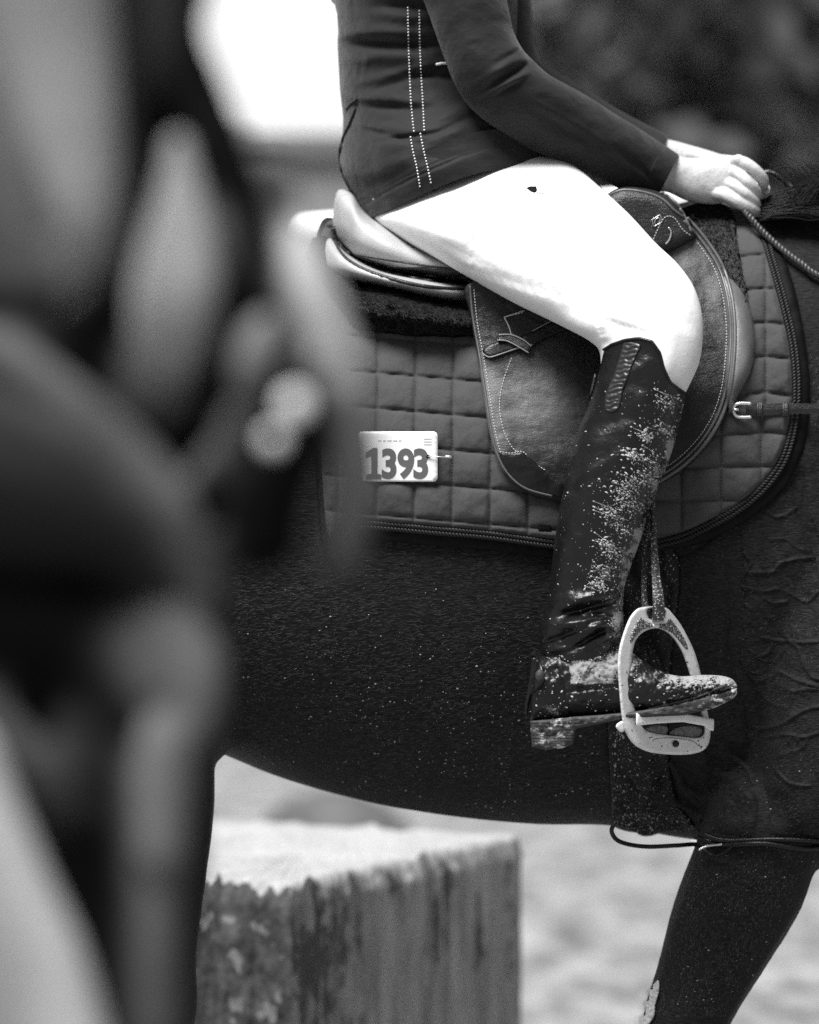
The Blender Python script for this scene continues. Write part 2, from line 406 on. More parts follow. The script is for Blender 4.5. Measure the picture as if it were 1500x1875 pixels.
# dark trees that fill the right of the backdrop
M['leaf'] = mk('dark_foliage', .075, .6, .1, vary=.1, vscale=.7)
M['bark'] = mk('bark', .06, .9, .2, vary=.4, vscale=6)
def tree(x, y, h, rx, label, seed):
    r = np.random.default_rng(seed); t = thing('tree', label, 'tree', (x, y, 0), 'dark trees behind the rider')
    m = tube([(x, y, -.1), (x + .1, y, h * .2), (x - .1, y, h * .45), (x, y, h * .7)], [.3, .24, .17, .08], 10)
    for k in range(7):
        a = k * .9; z = h * (.25 + .07 * k); m.merge(tube([(x, y, z), (x + math.cos(a) * rx * .4, y + math.sin(a) * rx * .4, z + h * .1), (x + math.cos(a) * rx * .75, y + math.sin(a) * rx * .7, z + h * .14)], [.09, .06, .03], 6))
    build('trunk', m, M['bark'], t)
    n = 9000; cl = r.normal(0, 1, (60, 3)); cl /= np.linalg.norm(cl, axis=1, keepdims=True); cl *= r.uniform(.35, 1, (60, 1))
    c = cl[r.integers(0, 60, n)] * [rx, rx * .8, h * .47] + r.normal(0, .42, (n, 3)); c += [x, y, h * .52]
    c[:, 2] = np.maximum(c[:, 2], .15)
    u = r.normal(0, 1, (n, 3)); u /= np.linalg.norm(u, axis=1, keepdims=True); q = np.cross(u, r.normal(0, 1, (n, 3))); q /= np.linalg.norm(q, axis=1, keepdims=True)
    s = r.uniform(.09, .2, (n, 1)); v = np.stack([c - u * s, c + q * s * .6, c + u * s, c - q * s * .6], 1).reshape(-1, 3)
    build('crown', MB().add(v, [(4 * i, 4 * i + 1, 4 * i + 2, 4 * i + 3) for i in range(n)]), M['leaf'], t, smooth=False, fixn=False)
tree(3.1, 22.5, 8.5, 2.5, 'dark tree right of the rider nearest the pale wall', 1)
tree(6.4, 26, 9.5, 2.8, 'dark tree rising above the horse neck', 2)
tree(10.2, 25, 9, 3, 'dark tree at the far right above the withers', 3)
hd = MB(); nx, nz = 90, 40
X, Z = np.meshgrid(np.linspace(.9, 26, nx), np.linspace(0, 6.5, nz)); Y = 30 + .5 * fbm(X * .8, Z * .9, 4) + .02 * Z ** 2
hv = np.concatenate([np.stack([X, Y, Z], -1).reshape(-1, 3), np.stack([X, Y * 0 + 32.5, Z], -1).reshape(-1, 3)])
hf = grid_faces(nz, nx, False); k0 = nx * nz
hf += [[i + k0 for i in reversed(f)] for f in hf]
hf += [((nz - 1) * nx + i, (nz - 1) * nx + i + 1, k0 + (nz - 1) * nx + i + 1, k0 + (nz - 1) * nx + i) for i in range(nx - 1)]
hf += [(j * nx, (j + 1) * nx, k0 + (j + 1) * nx, k0 + j * nx) for j in range(nz - 1)]
hd.add(hv, hf)
r_ = np.random.default_rng(5); n = 14000
cx = r_.uniform(.8, 26, n); cz = r_.uniform(0, 6.8, n); cy = 29.9 + .5 * fbm(cx * .8, cz * .9, 4) - r_.uniform(0, .3, n)
c = np.stack([cx, cy, cz], 1); u = r_.normal(0, 1, (n, 3)); u /= np.linalg.norm(u, axis=1, keepdims=True); q = np.cross(u, r_.normal(0, 1, (n, 3))); q /= np.linalg.norm(q, axis=1, keepdims=True)
s_ = .16; hd.add(np.stack([c - u * s_, c + q * s_ * .6, c + u * s_, c - q * s_ * .6], 1).reshape(-1, 3), [(4 * i, 4 * i + 1, 4 * i + 2, 4 * i + 3) for i in range(n)])
hedge = build('hedge', hd, M['leaf'], None, smooth=False, fixn=False); hedge['label'] = 'tall dense dark hedge filling the backdrop right of the rider'; hedge['category'] = 'hedge'

# weathered block standing on the sand behind the horse
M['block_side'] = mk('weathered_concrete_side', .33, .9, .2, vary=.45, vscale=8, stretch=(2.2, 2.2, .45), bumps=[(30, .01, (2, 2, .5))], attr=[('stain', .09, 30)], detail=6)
M['block_face'] = mk('dark_concrete_face', .07, .9, .2, vary=.8, vscale=30, stretch=(1, 1, .7), bumps=[(30, .01, (1, 1, 1))], specks=[(26, .6, .20)], detail=6)  # left face has a darker base colour than the side
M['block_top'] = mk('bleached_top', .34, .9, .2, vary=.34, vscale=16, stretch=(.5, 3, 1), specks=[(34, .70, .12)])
bl = thing('concrete_block', 'weathered pale block with streaked sides standing on the sand under the horse belly', 'block', (-.2, 2.6, 0))
def unp(px, py, z):  # point at height z seen at px,py
    D = (CZ - z) * F / ((py - 937.5) * S); return ((px - 750) * S * D / F, D - F)
HB = .70
P1 = unp(535, 1618, HB); P2 = unp(957, 1531, HB); P4 = unp(344, 1606, HB); P3 = unp(374, 1493, HB); P3 = (P2[0] + (P4[0] - P1[0]) - .42, P3[1])
top = np.array([P4, P1, P2, P3]); cc = top.mean(0)
def edge(a, b, n): return [(a[0] + (b[0] - a[0]) * t, a[1] + (b[1] - a[1]) * t) for t in np.arange(n) / n]
ring = edge(P4, P1, 40) + edge(P1, P2, 110) + edge(P2, P3, 30) + edge(P3, P4, 30); ring = np.array(ring); nr = len(ring)
rz = np.random.default_rng(9); jag = np.array([fbm(i * .35, 3.3, 4) for i in range(nr)])
lv = []; zs = np.concatenate([[0], np.linspace(.05, HB - .03, 70), [HB - .012]])
for z in zs:
    o_ = ring - cc; nrm = o_ / np.linalg.norm(o_, axis=1, keepdims=True)
    dd = .006 * fbm(np.arange(nr) * .3 + 40, np.full(nr, z * 5), 4) - (.012 if z > HB - .02 else 0)
    lv.append(np.c_[ring + nrm * dd[:, None], np.full(nr, z) + (jag * .018 if z > HB - .02 else 0)])
sv = np.vstack(lv); sf = grid_faces(len(zs), nr)
cols = lambda f: f[0] % nr
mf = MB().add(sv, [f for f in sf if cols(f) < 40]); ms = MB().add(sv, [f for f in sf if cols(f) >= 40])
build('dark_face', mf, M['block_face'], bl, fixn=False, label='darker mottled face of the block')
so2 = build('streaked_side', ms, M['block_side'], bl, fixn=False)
ii = np.tile(np.arange(nr), len(zs)); zz = np.repeat(zs, nr)
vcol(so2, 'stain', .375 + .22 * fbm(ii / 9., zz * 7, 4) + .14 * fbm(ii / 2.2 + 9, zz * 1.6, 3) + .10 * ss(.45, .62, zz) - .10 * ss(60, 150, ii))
tr = lv[-1].copy(); lvls = [tr]; 
for k_, s2 in enumerate([.985, .9, .6, .3]):
    t2 = tr.copy(); t2[:, :2] = cc + (tr[:, :2] - cc) * s2; t2[:, 2] = HB + .004 * fbm(np.arange(nr) * .5, np.full(nr, k_ * 2.2)); lvls.append(t2)
tv = np.vstack(lvls + [[[cc[0], cc[1], HB]]]); tf = grid_faces(5, nr) + [(5 * nr, 4 * nr + i, 4 * nr + (i + 1) % nr) for i in range(nr)]
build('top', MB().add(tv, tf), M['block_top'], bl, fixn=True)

# low heap of dark earth beyond the block
mm = MB(); blob(mm, (-.24, 9.2, -.02), (.34, .3, .39), I=ICO3); mo = build('earth_mound', mm, mk('earth', .10, .9, .2, vary=.4, vscale=5), None); mo['kind'] = 'structure'
# pale padded rail end behind the saddle
M['white'] = mk('white_paint', .8, .5, .4)
rl = thing('white_rail', 'thick white rail with a rounded end showing just behind the saddle cantle', 'rail', P(640, 2700, 1.3))
c0 = P(556, 428, 1.3); c1 = P(1300, 366, 1.3)
m = tube(np.linspace(c0, c1, 20), .031, 20); blob(m, c0, (.03, .031, .031), I=ICO3); build('rail_bar', m, M['white'], rl)
c2 = P(1290, 368, 1.3); m = tube([(c2[0], c2[1], 0), (c2[0], c2[1], c2[2])], .022, 16); build('post', m, M['white'], rl)

# ---------------------------------------------------------------- horse
ctr = .30
bar = np.array([  # px, top py, bottom py, half width
    (-520, 700, 1150, .10), (-440, 540, 1260, .22), (-300, 460, 1320, .285), (-100, 420, 1350, .30), (100, 420, 1330, .30), (250, 440, 1322, .29), (400, 465, 1378, .30),
    (500, 478, 1419, .305), (600, 485, 1450, .308), (700, 482, 1474, .308), (800, 475, 1491, .305), (900, 462, 1503, .30), (1000, 445, 1510, .293),
    (1120, 420, 1512, .28), (1250, 392, 1535, .262), (1380, 372, 1548, .245), (1500, 372, 1570, .23), (1650, 420, 1560, .21), (1800, 520, 1480, .18), (1900, 700, 1350, .10)], float)
q = crom(bar, 10); sl = [(x, b, x, t, ctr, hw) for x, t, b, hw in q]
barrel = loft(sl, ns=len(q), nc=72, expo=.93)
pz = lambda px, py, y, r, ry=None, rzz=None: (*P(px, py, y), r, ry or r, rzz or r)
hm = MB(); hm.merge(barrel)
hm.merge(caps_chain([pz(1440, 700, .3, .20, .10), pz(1640, 560, .3, .19, .09), pz(1850, 360, .3, .165, .08), pz(2050, 120, .3, .14, .075), pz(2180, -60, .3, .12, .075)]))
hm.merge(caps_chain([pz(2170, -60, .3, .11, .08), pz(2330, 130, .3, .10, .075), pz(2470, 330, .3, .065, .055), pz(2560, 470, .3, .06, .05)]))
for s_, yy in ((1, .16), (-1, .44)):
    hm.merge(caps_chain([pz(1600, 760, yy + .06 * s_, .10, .09, .20), pz(1570, 1000, yy + .03 * s_, .14, .13, .2), pz(1530, 1260, yy, .115, .13, .17), pz(1500, 1420, yy, .10, .12, .12)]))
    hm.merge(caps_chain([pz(0, 800, yy, .2, .14, .22), pz(150, 1050, yy, .19, .14, .2), pz(290, 1260, yy, .125, .11, .13)]))
def leg(px, yy, rs, k=9):  # rs in px
    return caps_chain([(*P(a, b, yy), r * S, r * S * 1.02 if r > 70 else r * S, r * S * 1.1) for a, b, r in px], k=k)
hm.merge(leg([(1400, 1510, 118), (1372, 1600, 116), (1324, 1700, 106), (1281, 1800, 88), (1249, 1880, 80), (1228, 1960, 66), (1216, 2030, 62), (1208, 2120, 45), (1196, 2250, 38), (1186, 2380, 38), (1180, 2460, 50), (1200, 2540, 42), (1215, 2600, 60)], .15, 0))
hm.merge(leg([(1600, 1480, 115), (1660, 1600, 108), (1720, 1750, 88), (1770, 1880, 70), (1790, 1990, 62), (1800, 2100, 42), (1800, 2300, 38), (1800, 2420, 48), (1830, 2520, 42), (1850, 2600, 60)], .45, 0))
hm.merge(leg([(250, 1330, 150), (272, 1470, 130), (268, 1600, 118), (256, 1750, 110), (252, 1880, 106), (170, 2020, 64), (160, 2200, 44), (180, 2380, 42), (190, 2470, 52), (215, 2550, 44), (230, 2610, 62)], .14, 0))
hm.merge(leg([(150, 1330, 140), (80, 1500, 120), (0, 1680, 92), (-80, 1830, 70), (-130, 1950, 62), (-170, 2150, 44), (-200, 2350, 42), (-210, 2440, 52), (-190, 2520, 44), (-180, 2600, 60)], .46, 0))
hbody = remesh(hm, .0065, 8)
HB_ = me2mb(hbody)
HF = Field([HB_], (380, 300, 1700, 1700), 10).blur(1)
horse = thing('horse', 'dark bay horse standing side on, carrying the rider, with mud specks on its belly', 'horse', P(700, 2760, .3))
# finely wrinkled, veined skin over shoulder, girth and forearm merged with the body
veins = [[(1500, 1022), (1462, 1026), (1430, 1032), (1420, 1046), (1400, 1049), (1375, 1050)],
         [(1353, 1071), (1375, 1080), (1400, 1080), (1425, 1079), (1445, 1090), (1475, 1103), (1500, 1085)],
         [(1345, 1092), (1360, 1102), (1375, 1117)], [(1400, 1098), (1420, 1106), (1440, 1102)],
         [(1398, 1168), (1420, 1174), (1442, 1172), (1465, 1176), (1500, 1172), (1540, 1165)],
         [(1442, 1172), (1432, 1160), (1422, 1140), (1410, 1128)], [(1442, 1172), (1460, 1190), (1470, 1215), (1485, 1238), (1500, 1242)],
         [(1373, 1190), (1390, 1200), (1405, 1193), (1412, 1182)], [(1354, 1203), (1370, 1230), (1385, 1248), (1410, 1240), (1428, 1228), (1425, 1205), (1440, 1185)],
         [(1428, 1228), (1445, 1238), (1465, 1248), (1500, 1255)], [(1430, 1260), (1455, 1268), (1480, 1262), (1520, 1266)],
         [(1455, 1268), (1450, 1285), (1435, 1295), (1400, 1280), (1390, 1262)], [(1380, 1335), (1410, 1330), (1440, 1322), (1475, 1300), (1510, 1296)],
         [(1405, 1352), (1440, 1348), (1475, 1352), (1500, 1343)], [(1480, 1350), (1470, 1370), (1445, 1380), (1420, 1388)], [(1360, 1010), (1374, 1030), (1372, 1045), (1358, 1065)],
         [(1400, 930), (1425, 945), (1462, 930)], [(1410, 990), (1440, 985), (1455, 1000), (1480, 1010)], [(1330, 1400), (1360, 1415), (1385, 1440)],
         [(1260, 1390), (1300, 1420), (1330, 1450), (1365, 1470)], [(1230, 1400), (1260, 1440), (1300, 1475)], [(1410, 1400), (1440, 1430), (1480, 1440)], [(1600, 1100), (1560, 1150), (1540, 1165)], [(1290, 1330), (1330, 1352), (1372, 1360)]]
HFs = Field([HB_], (1100, 680, 1720, 1600), 6)
veins = [crom([(p[0] + random.uniform(-3, 3), p[1] + random.uniform(-3, 3)) for p in v], 6) for v in veins]
def skin_disp(px, py, d):
    o_ = np.zeros_like(px)
    for i, v in enumerate(veins):
        k = (px > v[:, 0].min() - 14) & (px < v[:, 0].max() + 14) & (py > v[:, 1].min() - 14) & (py < v[:, 1].max() + 14)
        if k.any():
            dd = dist_poly(v, px[k], py[k], False); o_[k] = np.maximum(o_[k], (.0029 - .0007 * (i % 3)) * (1 + .35 * vn(px[k] / 9, py[k] / 9)) * np.exp(-(dd / 3.0) ** 2))
    crease = crom([(1340, 980), (1352, 1100), (1345, 1200), (1378, 1290), (1385, 1400), (1400, 1480), (1392, 1560)], 8)
    dc = dist_poly(crease, px, py, False); sx = px - np.interp(py, crease[:, 1], crease[:, 0])
    o_ -= .009 * np.exp(-(dc / 15) ** 2); o_ += .004 * np.exp(-((sx - 45) / 45) ** 2) * ss(1000, 1120, py)
    c2 = crom([(1462, 880), (1475, 950), (1500, 1020), (1530, 1100)], 8); o_ -= .008 * np.exp(-(dist_poly(c2, px, py, False) / 12) ** 2)
    # slanting skin folds behind the elbow
    mk_ = ss(1180, 1230, px) * ss(1400, 1360, px) * ss(1330, 1390, py) * ss(1530, 1480, py)
    o_ += mk_ * .004 * np.sin((px * .75 - py) / 9 + 2.2 * fbm(px / 60, py / 60))
    o_ += .0016 * fbm(px / 38, py / 38, 2)
    return o_ * np.clip(d / 30, 0, 1)
sk = sheet([(1150, 1030), (1250, 1010), (1350, 940), (1420, 860), (1470, 760), (1540, 700), (1660, 800), (1690, 1000), (1680, 1250), (1640, 1440), (1520, 1560), (1380, 1546), (1250, 1518), (1150, 1490)], 2.5,
           HFs, .004, disp=lambda x, y, d: skin_disp(x, y, d) + .0045 - .010 * np.exp(-d / 10), noback=True, bstep=8)
hm2 = MB().merge(HB_).merge(sk)
hb = build('body', hm2, M['coat'], horse, fixn=False)
HF2 = Field([HB_, sk], (380, 600, 1600, 1890), 7, fill=9)
# hooves
hoof = MB()
for a, yy in ((1222, .15), (1862, .45), (240, .14), (-168, .46)):
    b_ = P(a, 2700, yy); nn = 20
    hoof.merge(tube([(b_[0] + .018, yy, 0.002), (b_[0] + .012, yy, .03), (b_[0], yy, .075), (b_[0] - .006, yy, .085)], [.062, .058, .048, .03], 24)) if False else None
    h_ = tube([(b_[0] + .018, yy, 0.003), (b_[0] + .012, yy, .03), (b_[0], yy, .08), (b_[0] - .006, yy, .1)], [.062, .058, .048, .03], 24)
    build('hoof', h_, M['dark_leather'], horse)
# eyes and ears of the head, out of the frame
for yy in (.22, .38): build('ear', tube([P(2120, -150, yy), P(2140, -230, yy), P(2165, -330, yy)], [.03, .034, .006], 10), M['coat'], horse)
# mane: strands falling over the crest
m = MB(); r_ = np.random.default_rng(12)
for i in range(900):
    a = r_.uniform(1560, 2020); base = np.interp(a, [1380, 1500, 1640, 1850, 2050], [380, 352, 285, 120, -80])
    y0 = ctr + r_.uniform(-.05, .03); L = r_.uniform(60, 150)
    p = [P(a, base + 10, y0), P(a - L * .3, base - r_.uniform(0, 12), y0 - .02), P(a - L * .7, base + 14 + r_.uniform(0, 14), y0 - .06), P(a - L, base + r_.uniform(30, 70), y0 - .10)]
    m.merge(tube(crom(p, 4), .0006, 4, cap=False))
for i in range(1100):
    u = r_.random(); yy = .24 - .05 * u + r_.uniform(-.02, .02); x0 = r_.uniform(1500, 1600); xe = 1388 + abs(r_.normal(0, 45)); yb = 340 + 58 * u
    p = [P(x0, yb - (x0 - 1500) * .35, yy), P(x0 * .66 + xe * .34, yb + 4 + r_.normal(0, 3) - (x0 - 1500) * .1, yy - .01), P(x0 * .33 + xe * .67, yb * .7 + 384 * .3 + r_.normal(0, 4), yy - .012), P(xe, 368 + 30 * u + r_.normal(0, 3), yy - .01)]
    m.merge(tube(crom(p, 4), [.0005] * 12 + [.0002], 4, cap=False))
for i in range(70):
    x0 = r_.uniform(1440, 1540); L = r_.uniform(25, 80); yy = .23
    p = [P(x0, 352, yy), P(x0 - L * .2, 340 - L * .15, yy), P(x0 - L * .5, 326 - L * .25 + r_.uniform(-8, 8), yy), P(x0 - L * .8, 322 - L * r_.uniform(-.2, .5), yy)]
    m.merge(tube(crom(p, 5), .0003, 4, cap=False))
build('mane', m, M['mane'], horse, fixn=False)
# short coat hairs coloured paler than the coat to imitate its sheen
m = MB(); r_ = np.random.default_rng(8); cnt = 0; N_ = 44000
hx = r_.uniform(430, 1600, N_); hy = r_.uniform(600, 1860, N_); hz = HF2(hx, hy); keep = (hz < .2) & ((hy > 960) | (hx > 1440)) & ((hx < 1140) | (hx > 1150))
hx, hy, hz = hx[keep], hy[keep], hz[keep]
ang = np.where(hx < 1200, .12, np.where(hy > 1540, 1.3, .5 + .5 * fbm(hx / 60, hy / 60))) + r_.normal(0, .22, len(hx)); L = r_.uniform(5, 13, len(hx)); L = np.where(hx > 1200, L * .6, L)
b0 = PA(hx, hy, hz - .0002); e0 = PA(hx - L * np.cos(ang), hy + L * np.sin(ang), HF2(hx - L * np.cos(ang), hy + L * np.sin(ang)) - .0016); w_ = .00028
nn = np.stack([np.sin(ang), 0 * ang, np.cos(ang)], -1) * w_; ok = np.abs(e0[:, 1] - b0[:, 1]) < .01
V_ = np.stack([b0 - nn, b0 + nn, e0], 1)[ok].reshape(-1, 3); nh = len(V_) // 3
build('coat_hair', MB().add(V_, [(3 * i, 3 * i + 1, 3 * i + 2) for i in range(nh)]), mk('hair_tips', .06, .5, .2, vary=.5, vscale=30), horse, fixn=False, smooth=False, kind='stuff')
# tiny mud specks thrown on to belly, ribs and forearm
m = MB(); r_ = np.random.default_rng(4); cnt = 0
while cnt < 2600:
    px = r_.uniform(420, 1130) if r_.random() < .72 else r_.uniform(1130, 1500); py = r_.uniform(1020, 1860)
    if px < 1130:
        if py > 1500: continue
        wgt = .12 + .88 * ss(1120, 1330, py)
    else:
        if not (1400 < py): continue
        wgt = .6 if py > 1540 else .3
        if py > 1560 and not (1255 - (py - 1550) * .3 < px < 1500 - (py - 1600) * .6): continue
    if r_.random() > wgt: continue
    yv = HF2(px, py)
    if yv > .29: continue
    if fbm(px / 45, py / 30, 2) < r_.uniform(-.9, .5): continue
    s0 = .00018 + .0009 * r_.random() ** 9
    blob(m, P(px, py, yv - .0012), (s0 * (1 + r_.random() * 1.2), s0 * .5, s0)); cnt += 1
build('mud_specks', m, M['dust'], horse, fixn=False)
m = sheet([(1205, 1795), (1207, 1815), (1200, 1840), (1198, 1860), (1180, 1885), (1158, 1890), (1160, 1850), (1172, 1820), (1188, 1812)], 2.2, lambda x, y: HF2(x + 4, y) - .001, .004, R=4, h=.003, disp=lambda x, y, d: .0016 * fbm(x / 3, y / 3) * np.clip(d / 3, 0, 1))
build('mud_patch', m, M['mud'], horse)
# ---------------------------------------------------------------- tack
GF = Field([HB_], (380, 300, 1700, 1700), 10).blur(10)      # smoothed body surface that the tack lies on
_g = GF.g
cordline = [(588, 430), (700, 470), (900, 450), (1100, 420), (1290, 372), (1352, 380), (1392, 430), (1412, 490), (1432, 565), (1447, 633), (1453, 700), (1449, 767), (1432, 833), (1400, 883), (1350, 927), (1283, 963), (1225, 985), (1120, 1000),
            (1010, 990), (900, 975), (800, 966), (700, 958), (640, 955), (596, 950)]
outer = [(580, 428), (700, 462), (900, 440), (1100, 410), (1290, 362), (1362, 366), (1405, 410), (1440, 480), (1465, 570), (1480, 667), (1482, 733), (1476, 800), (1460, 850), (1433, 900), (1383, 943), (1333, 973), (1283, 995), (1200, 1014), (1110, 1026), (1010, 1021),
         (900, 1008), (800, 1000), (700, 990), (640, 985), (586, 982)]
padth = thing('saddle_pad', 'black quilted saddle pad with rope trim under the saddle', 'saddle pad', P(900, 1000, 0))
def quilt(px, py, d):
    L = px < 1120
    u = np.where(L, (px - 692 + .01 * (py - 620)) / 69.5, (px - 1320) / 73.5)
    u = np.where((~L) & (py < 740), (px - 1402) / 60, u)
    v = np.where(L, (py - 683 - .085 * (px - 690)) / 64.8, (py - 528 - .10 * np.abs(px - 1402) * ss(900, 740, py) - (767 - 753) * ss(700, 760, py)) / 62.5)
    su = np.abs(np.sin(np.pi * u)); sv = np.abs(np.sin(np.pi * v))
    hgt = .62 * (su * sv) ** .55 + .38 * (1 - np.exp(-9 * su)) * (1 - np.exp(-9 * sv))
    fade = np.clip(d / 10, 0, 1)
    return .0105 * hgt * fade + .0009 * fbm(px / 22, py / 22) * fade
bind = sheet(outer, 9, lambda x, y: GF(x, y) - .0075, .005, R=7, h=.003, disp=lambda x, y, d: .0014 * fbm(x / 26, y / 26))
build('binding', bind, M['binding'], padth, label='plain satin border of the pad')
qp = sheet(cordline, 3.4, lambda x, y: GF(x, y) - .0105, .004, R=5, h=.002, disp=quilt, bstep=5)
qo = build('quilted_panel', qp, M['pad'], padth)
off = lambda d: (lambda x, y: GF(x, y) - d)
for dx, yo in ((0, 0), (1, 0)):
    base = [(660, 962), (700, 964), (800, 973), (900, 982), (1010, 997), (1120, 1007), (1225, 992), (1283, 970), (1350, 934), (1402, 890), (1437, 838), (1455, 770), (1459, 702), (1453, 633), (1438, 564), (1418, 490), (1397, 428), (1356, 377)]
    bp = crom(base, 8)
    t_ = np.gradient(bp, axis=0); t_ /= np.linalg.norm(t_, axis=1, keepdims=True); bp = bp + np.stack([-t_[:, 1], t_[:, 0]], 1) * (-4.5 if dx else 3.5)
    build('rope_trim', cord(drape(bp, GF, .0145), .0016, .0017, .0085, 2), M['cord'], padth)
lp = sheet([(985, 925), (1008, 927), (1010, 975), (986, 972)], 4, off(.019), .003, smooth=False, R=2, h=.001); build('loop', lp, M['binding'], padth)

# fleece half pad
fl = thing('fleece_half_pad', 'black sheepskin half pad between the saddle and the quilted pad', 'half pad', P(760, 560, .1))
def fleece_disp(px, py, d=99.0): return (.009 * np.abs(fbm(px / 13, py / 9, 4)) - .006 * np.exp(-((py - 562 - (px - 700) * .08) / 6) ** 2) * (px < 900)) * np.clip(d / 8, 0, 1)
f1 = loft([(556, 470, 572, 436, .30, .05), (570, 500, 596, 432, .29, .12), (600, 560, 612, 460, .27, .165), (640, 598, 645, 512, .24, .19), (700, 606, 700, 522, .22, .195), (780, 618, 780, 541, .21, .195), (870, 622, 870, 556, .23, .185), (960, 600, 960, 560, .23, .17), (1060, 590, 1060, 550, .22, .15)], 110, 80, disp=fleece_disp)
f1b = sheet([(640, 540), (700, 560), (800, 575), (880, 585), (930, 590), (930, 618), (860, 618), (760, 616), (690, 608), (640, 596)], 4, lambda x, y: GF(x, y) - .018, .01, R=14, h=.012, disp=fleece_disp)
f2 = sheet([(1235, 392), (1262, 376), (1300, 368), (1335, 380), (1348, 410), (1352, 450), (1362, 500), (1372, 560), (1366, 600), (1340, 560), (1315, 490), (1290, 440), (1255, 410)], 4, lambda x, y: np.minimum(GF(x, y), .24) - .018, .012, R=16, h=.012, disp=fleece_disp)
fm = MB().merge(f1).merge(f1b).merge(f2)
build('fleece', fm, M['fleece'], fl, fixn=True)
FT = Field([f1, f1b, f2], (540, 360, 1400, 640), 6, fill=9)
m = MB(); r_ = np.random.default_rng(21); cnt = 0
while cnt < 14000:
    px = r_.uniform(550, 900) if r_.random() < .72 else r_.uniform(1230, 1380); py = r_.uniform(365, 625)
    y0 = FT(px, py)
    if y0 > .5: continue
    a = r_.uniform(-.5, .9) + (.9 if px > 1000 else 0); L = r_.uniform(3, 9); b0 = np.array(P(px, py, y0 + .001)); e0 = np.array(P(px + L * math.cos(a), py + L * math.sin(a), y0 - r_.uniform(.002, .006)))
    mid = (b0 + e0) / 2 + [0, -.0015, .001]; w_ = np.array([-math.sin(a), 0, -math.cos(a)]) * .0004
    m.add([b0 - w_, b0 + w_, mid + w_ * .8, mid - w_ * .8, e0], [(0, 1, 2, 3), (3, 2, 4)]); cnt += 1
build('fleece_tufts', m, mk('fleece_tips', .02, .6, .3, vary=.7, vscale=60), fl, fixn=False, kind='stuff')

# saddle
sd = thing('saddle', 'brown leather jumping saddle with stitched flap and cantle coloured pale for sky glare', 'saddle', P(950, 700, .1))
seat = loft([(608, 412, 612, 372, .30, .045), (616, 436, 620, 348, .29, .12), (632, 456, 645, 352, .28, .155), (655, 476, 668, 385, .27, .175), (700, 492, 715, 418, .26, .185), (760, 508, 770, 450, .26, .185), (860, 519, 860, 480, .26, .175), (960, 520, 955, 470, .27, .15), (1060, 500, 1040, 430, .27, .13), (1120, 470, 1100, 375, .28, .12),
             (1180, 460, 1150, 350, .28, .11), (1230, 450, 1205, 355, .28, .08), (1262, 430, 1240, 385, .28, .05)], 120, 60, expo=.72)
so = build('seat', seat, M['glare_leather'], sd)
panel = loft([(580, 478, 584, 455, .30, .03), (588, 497, 598, 438, .29, .13), (602, 510, 612, 440, .28, .17), (640, 517, 640, 466, .26, .19), (700, 526, 700, 494, .25, .20), (780, 545, 780, 510, .24, .205), (850, 558, 850, 519, .25, .18), (880, 556, 880, 524, .27, .13), (920, 550, 920, 520, .28, .08)], 80, 50, expo=.75)
build('rear_panel', panel, M['glare_leather'], sd)
SFd = Field([seat, panel], (570, 330, 1000, 600), 5)
m = MB()
for o_, r0 in (((0, 0), .0032), ((-4, 10), .0026)):
    pth = crom([(613 + o_[0], 418 + o_[1] * .2), (618 + o_[0], 440 + o_[1] * .6), (636 + o_[0], 462 + o_[1]), (668 + o_[0], 482 + o_[1]), (705, 497 + o_[1]), (760, 511 + o_[1]), (812, 518 + o_[1]), (862, 520 + o_[1])], 8)
    m.merge(tube(drape(pth, SFd, .001), r0, 10))
build('welt', m, M['leather'], sd)
m = tube(drape(crom([(640, 462), (690, 480), (760, 500), (800, 507), (856, 507)], 8), SFd, .0012), .0016, 8)
m.merge(tube(drape(crom([(655, 467), (720, 478), (790, 488), (830, 491)], 8), SFd, .001), .0012, 8)); build('skirt_edge', m, M['leather'], sd)
build('seat_stitching', stitches([(645, 470), (700, 489), (760, 502), (856, 510)], SFd, .002, 5, 3, .0005), M['thread'], sd)
skirt = sheet([(715, 490), (760, 491), (830, 490), (880, 496), (880, 521), (812, 517), (760, 510), (725, 500)], 5, lambda x, y: SFd(x, y) - .004, .004, R=3, h=.001)
build('skirt', skirt, M['leather'], sd)
flapo = [(857, 520), (862, 580), (874, 650), (885, 720), (894, 780), (907, 832), (928, 872), (960, 899), (1000, 912), (1060, 921), (1130, 915), (1200, 890), (1250, 862), (1295, 818), (1324, 770), (1340, 720), (1348, 660), (1350, 600), (1344, 540), (1326, 482), (1292, 432), (1262, 402), (1225, 392), (1150, 420), (1060, 470), (960, 505)]
def softmin(a, b, k=.022): return -k * np.log(np.exp(-a / k) + np.exp(-b / k))
flY = lambda x, y: softmin(GF(x, y), .065 + .08 * ss(1000, 1250, x)) - .028
def flapdisp(px, py, d):
    r = .0016 * fbm(px / 60, py / 60) + .0005 * fbm((px + py) / 14, (px - py) / 5, 2)
    return r * np.clip(d / 20, 0, 1) + .002 * np.exp(-((d - 9) / 4) ** 2) * ss(1150, 1250, px)
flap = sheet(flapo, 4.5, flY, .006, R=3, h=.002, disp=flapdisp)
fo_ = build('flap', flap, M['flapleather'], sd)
px_, py_, _v = pxof(fo_)
painted_gloss = np.exp(-(((px_ - 975) / 75) ** 2 + ((py_ - 735) / 70) ** 2)) + .9 * ss(930, 900, px_ - (py_ - 720) * .1) * ss(640, 700, py_) + .75 * np.exp(-(((px_ - 1255) / 26) ** 2 + ((py_ - 455) / 40) ** 2)) + .6 * np.exp(-(((px_ - 1305 - (py_ - 540) * .2) / 14) ** 2 + ((py_ - 540) / 80) ** 2))  # bright gloss areas of the flap, painted into the leather colour
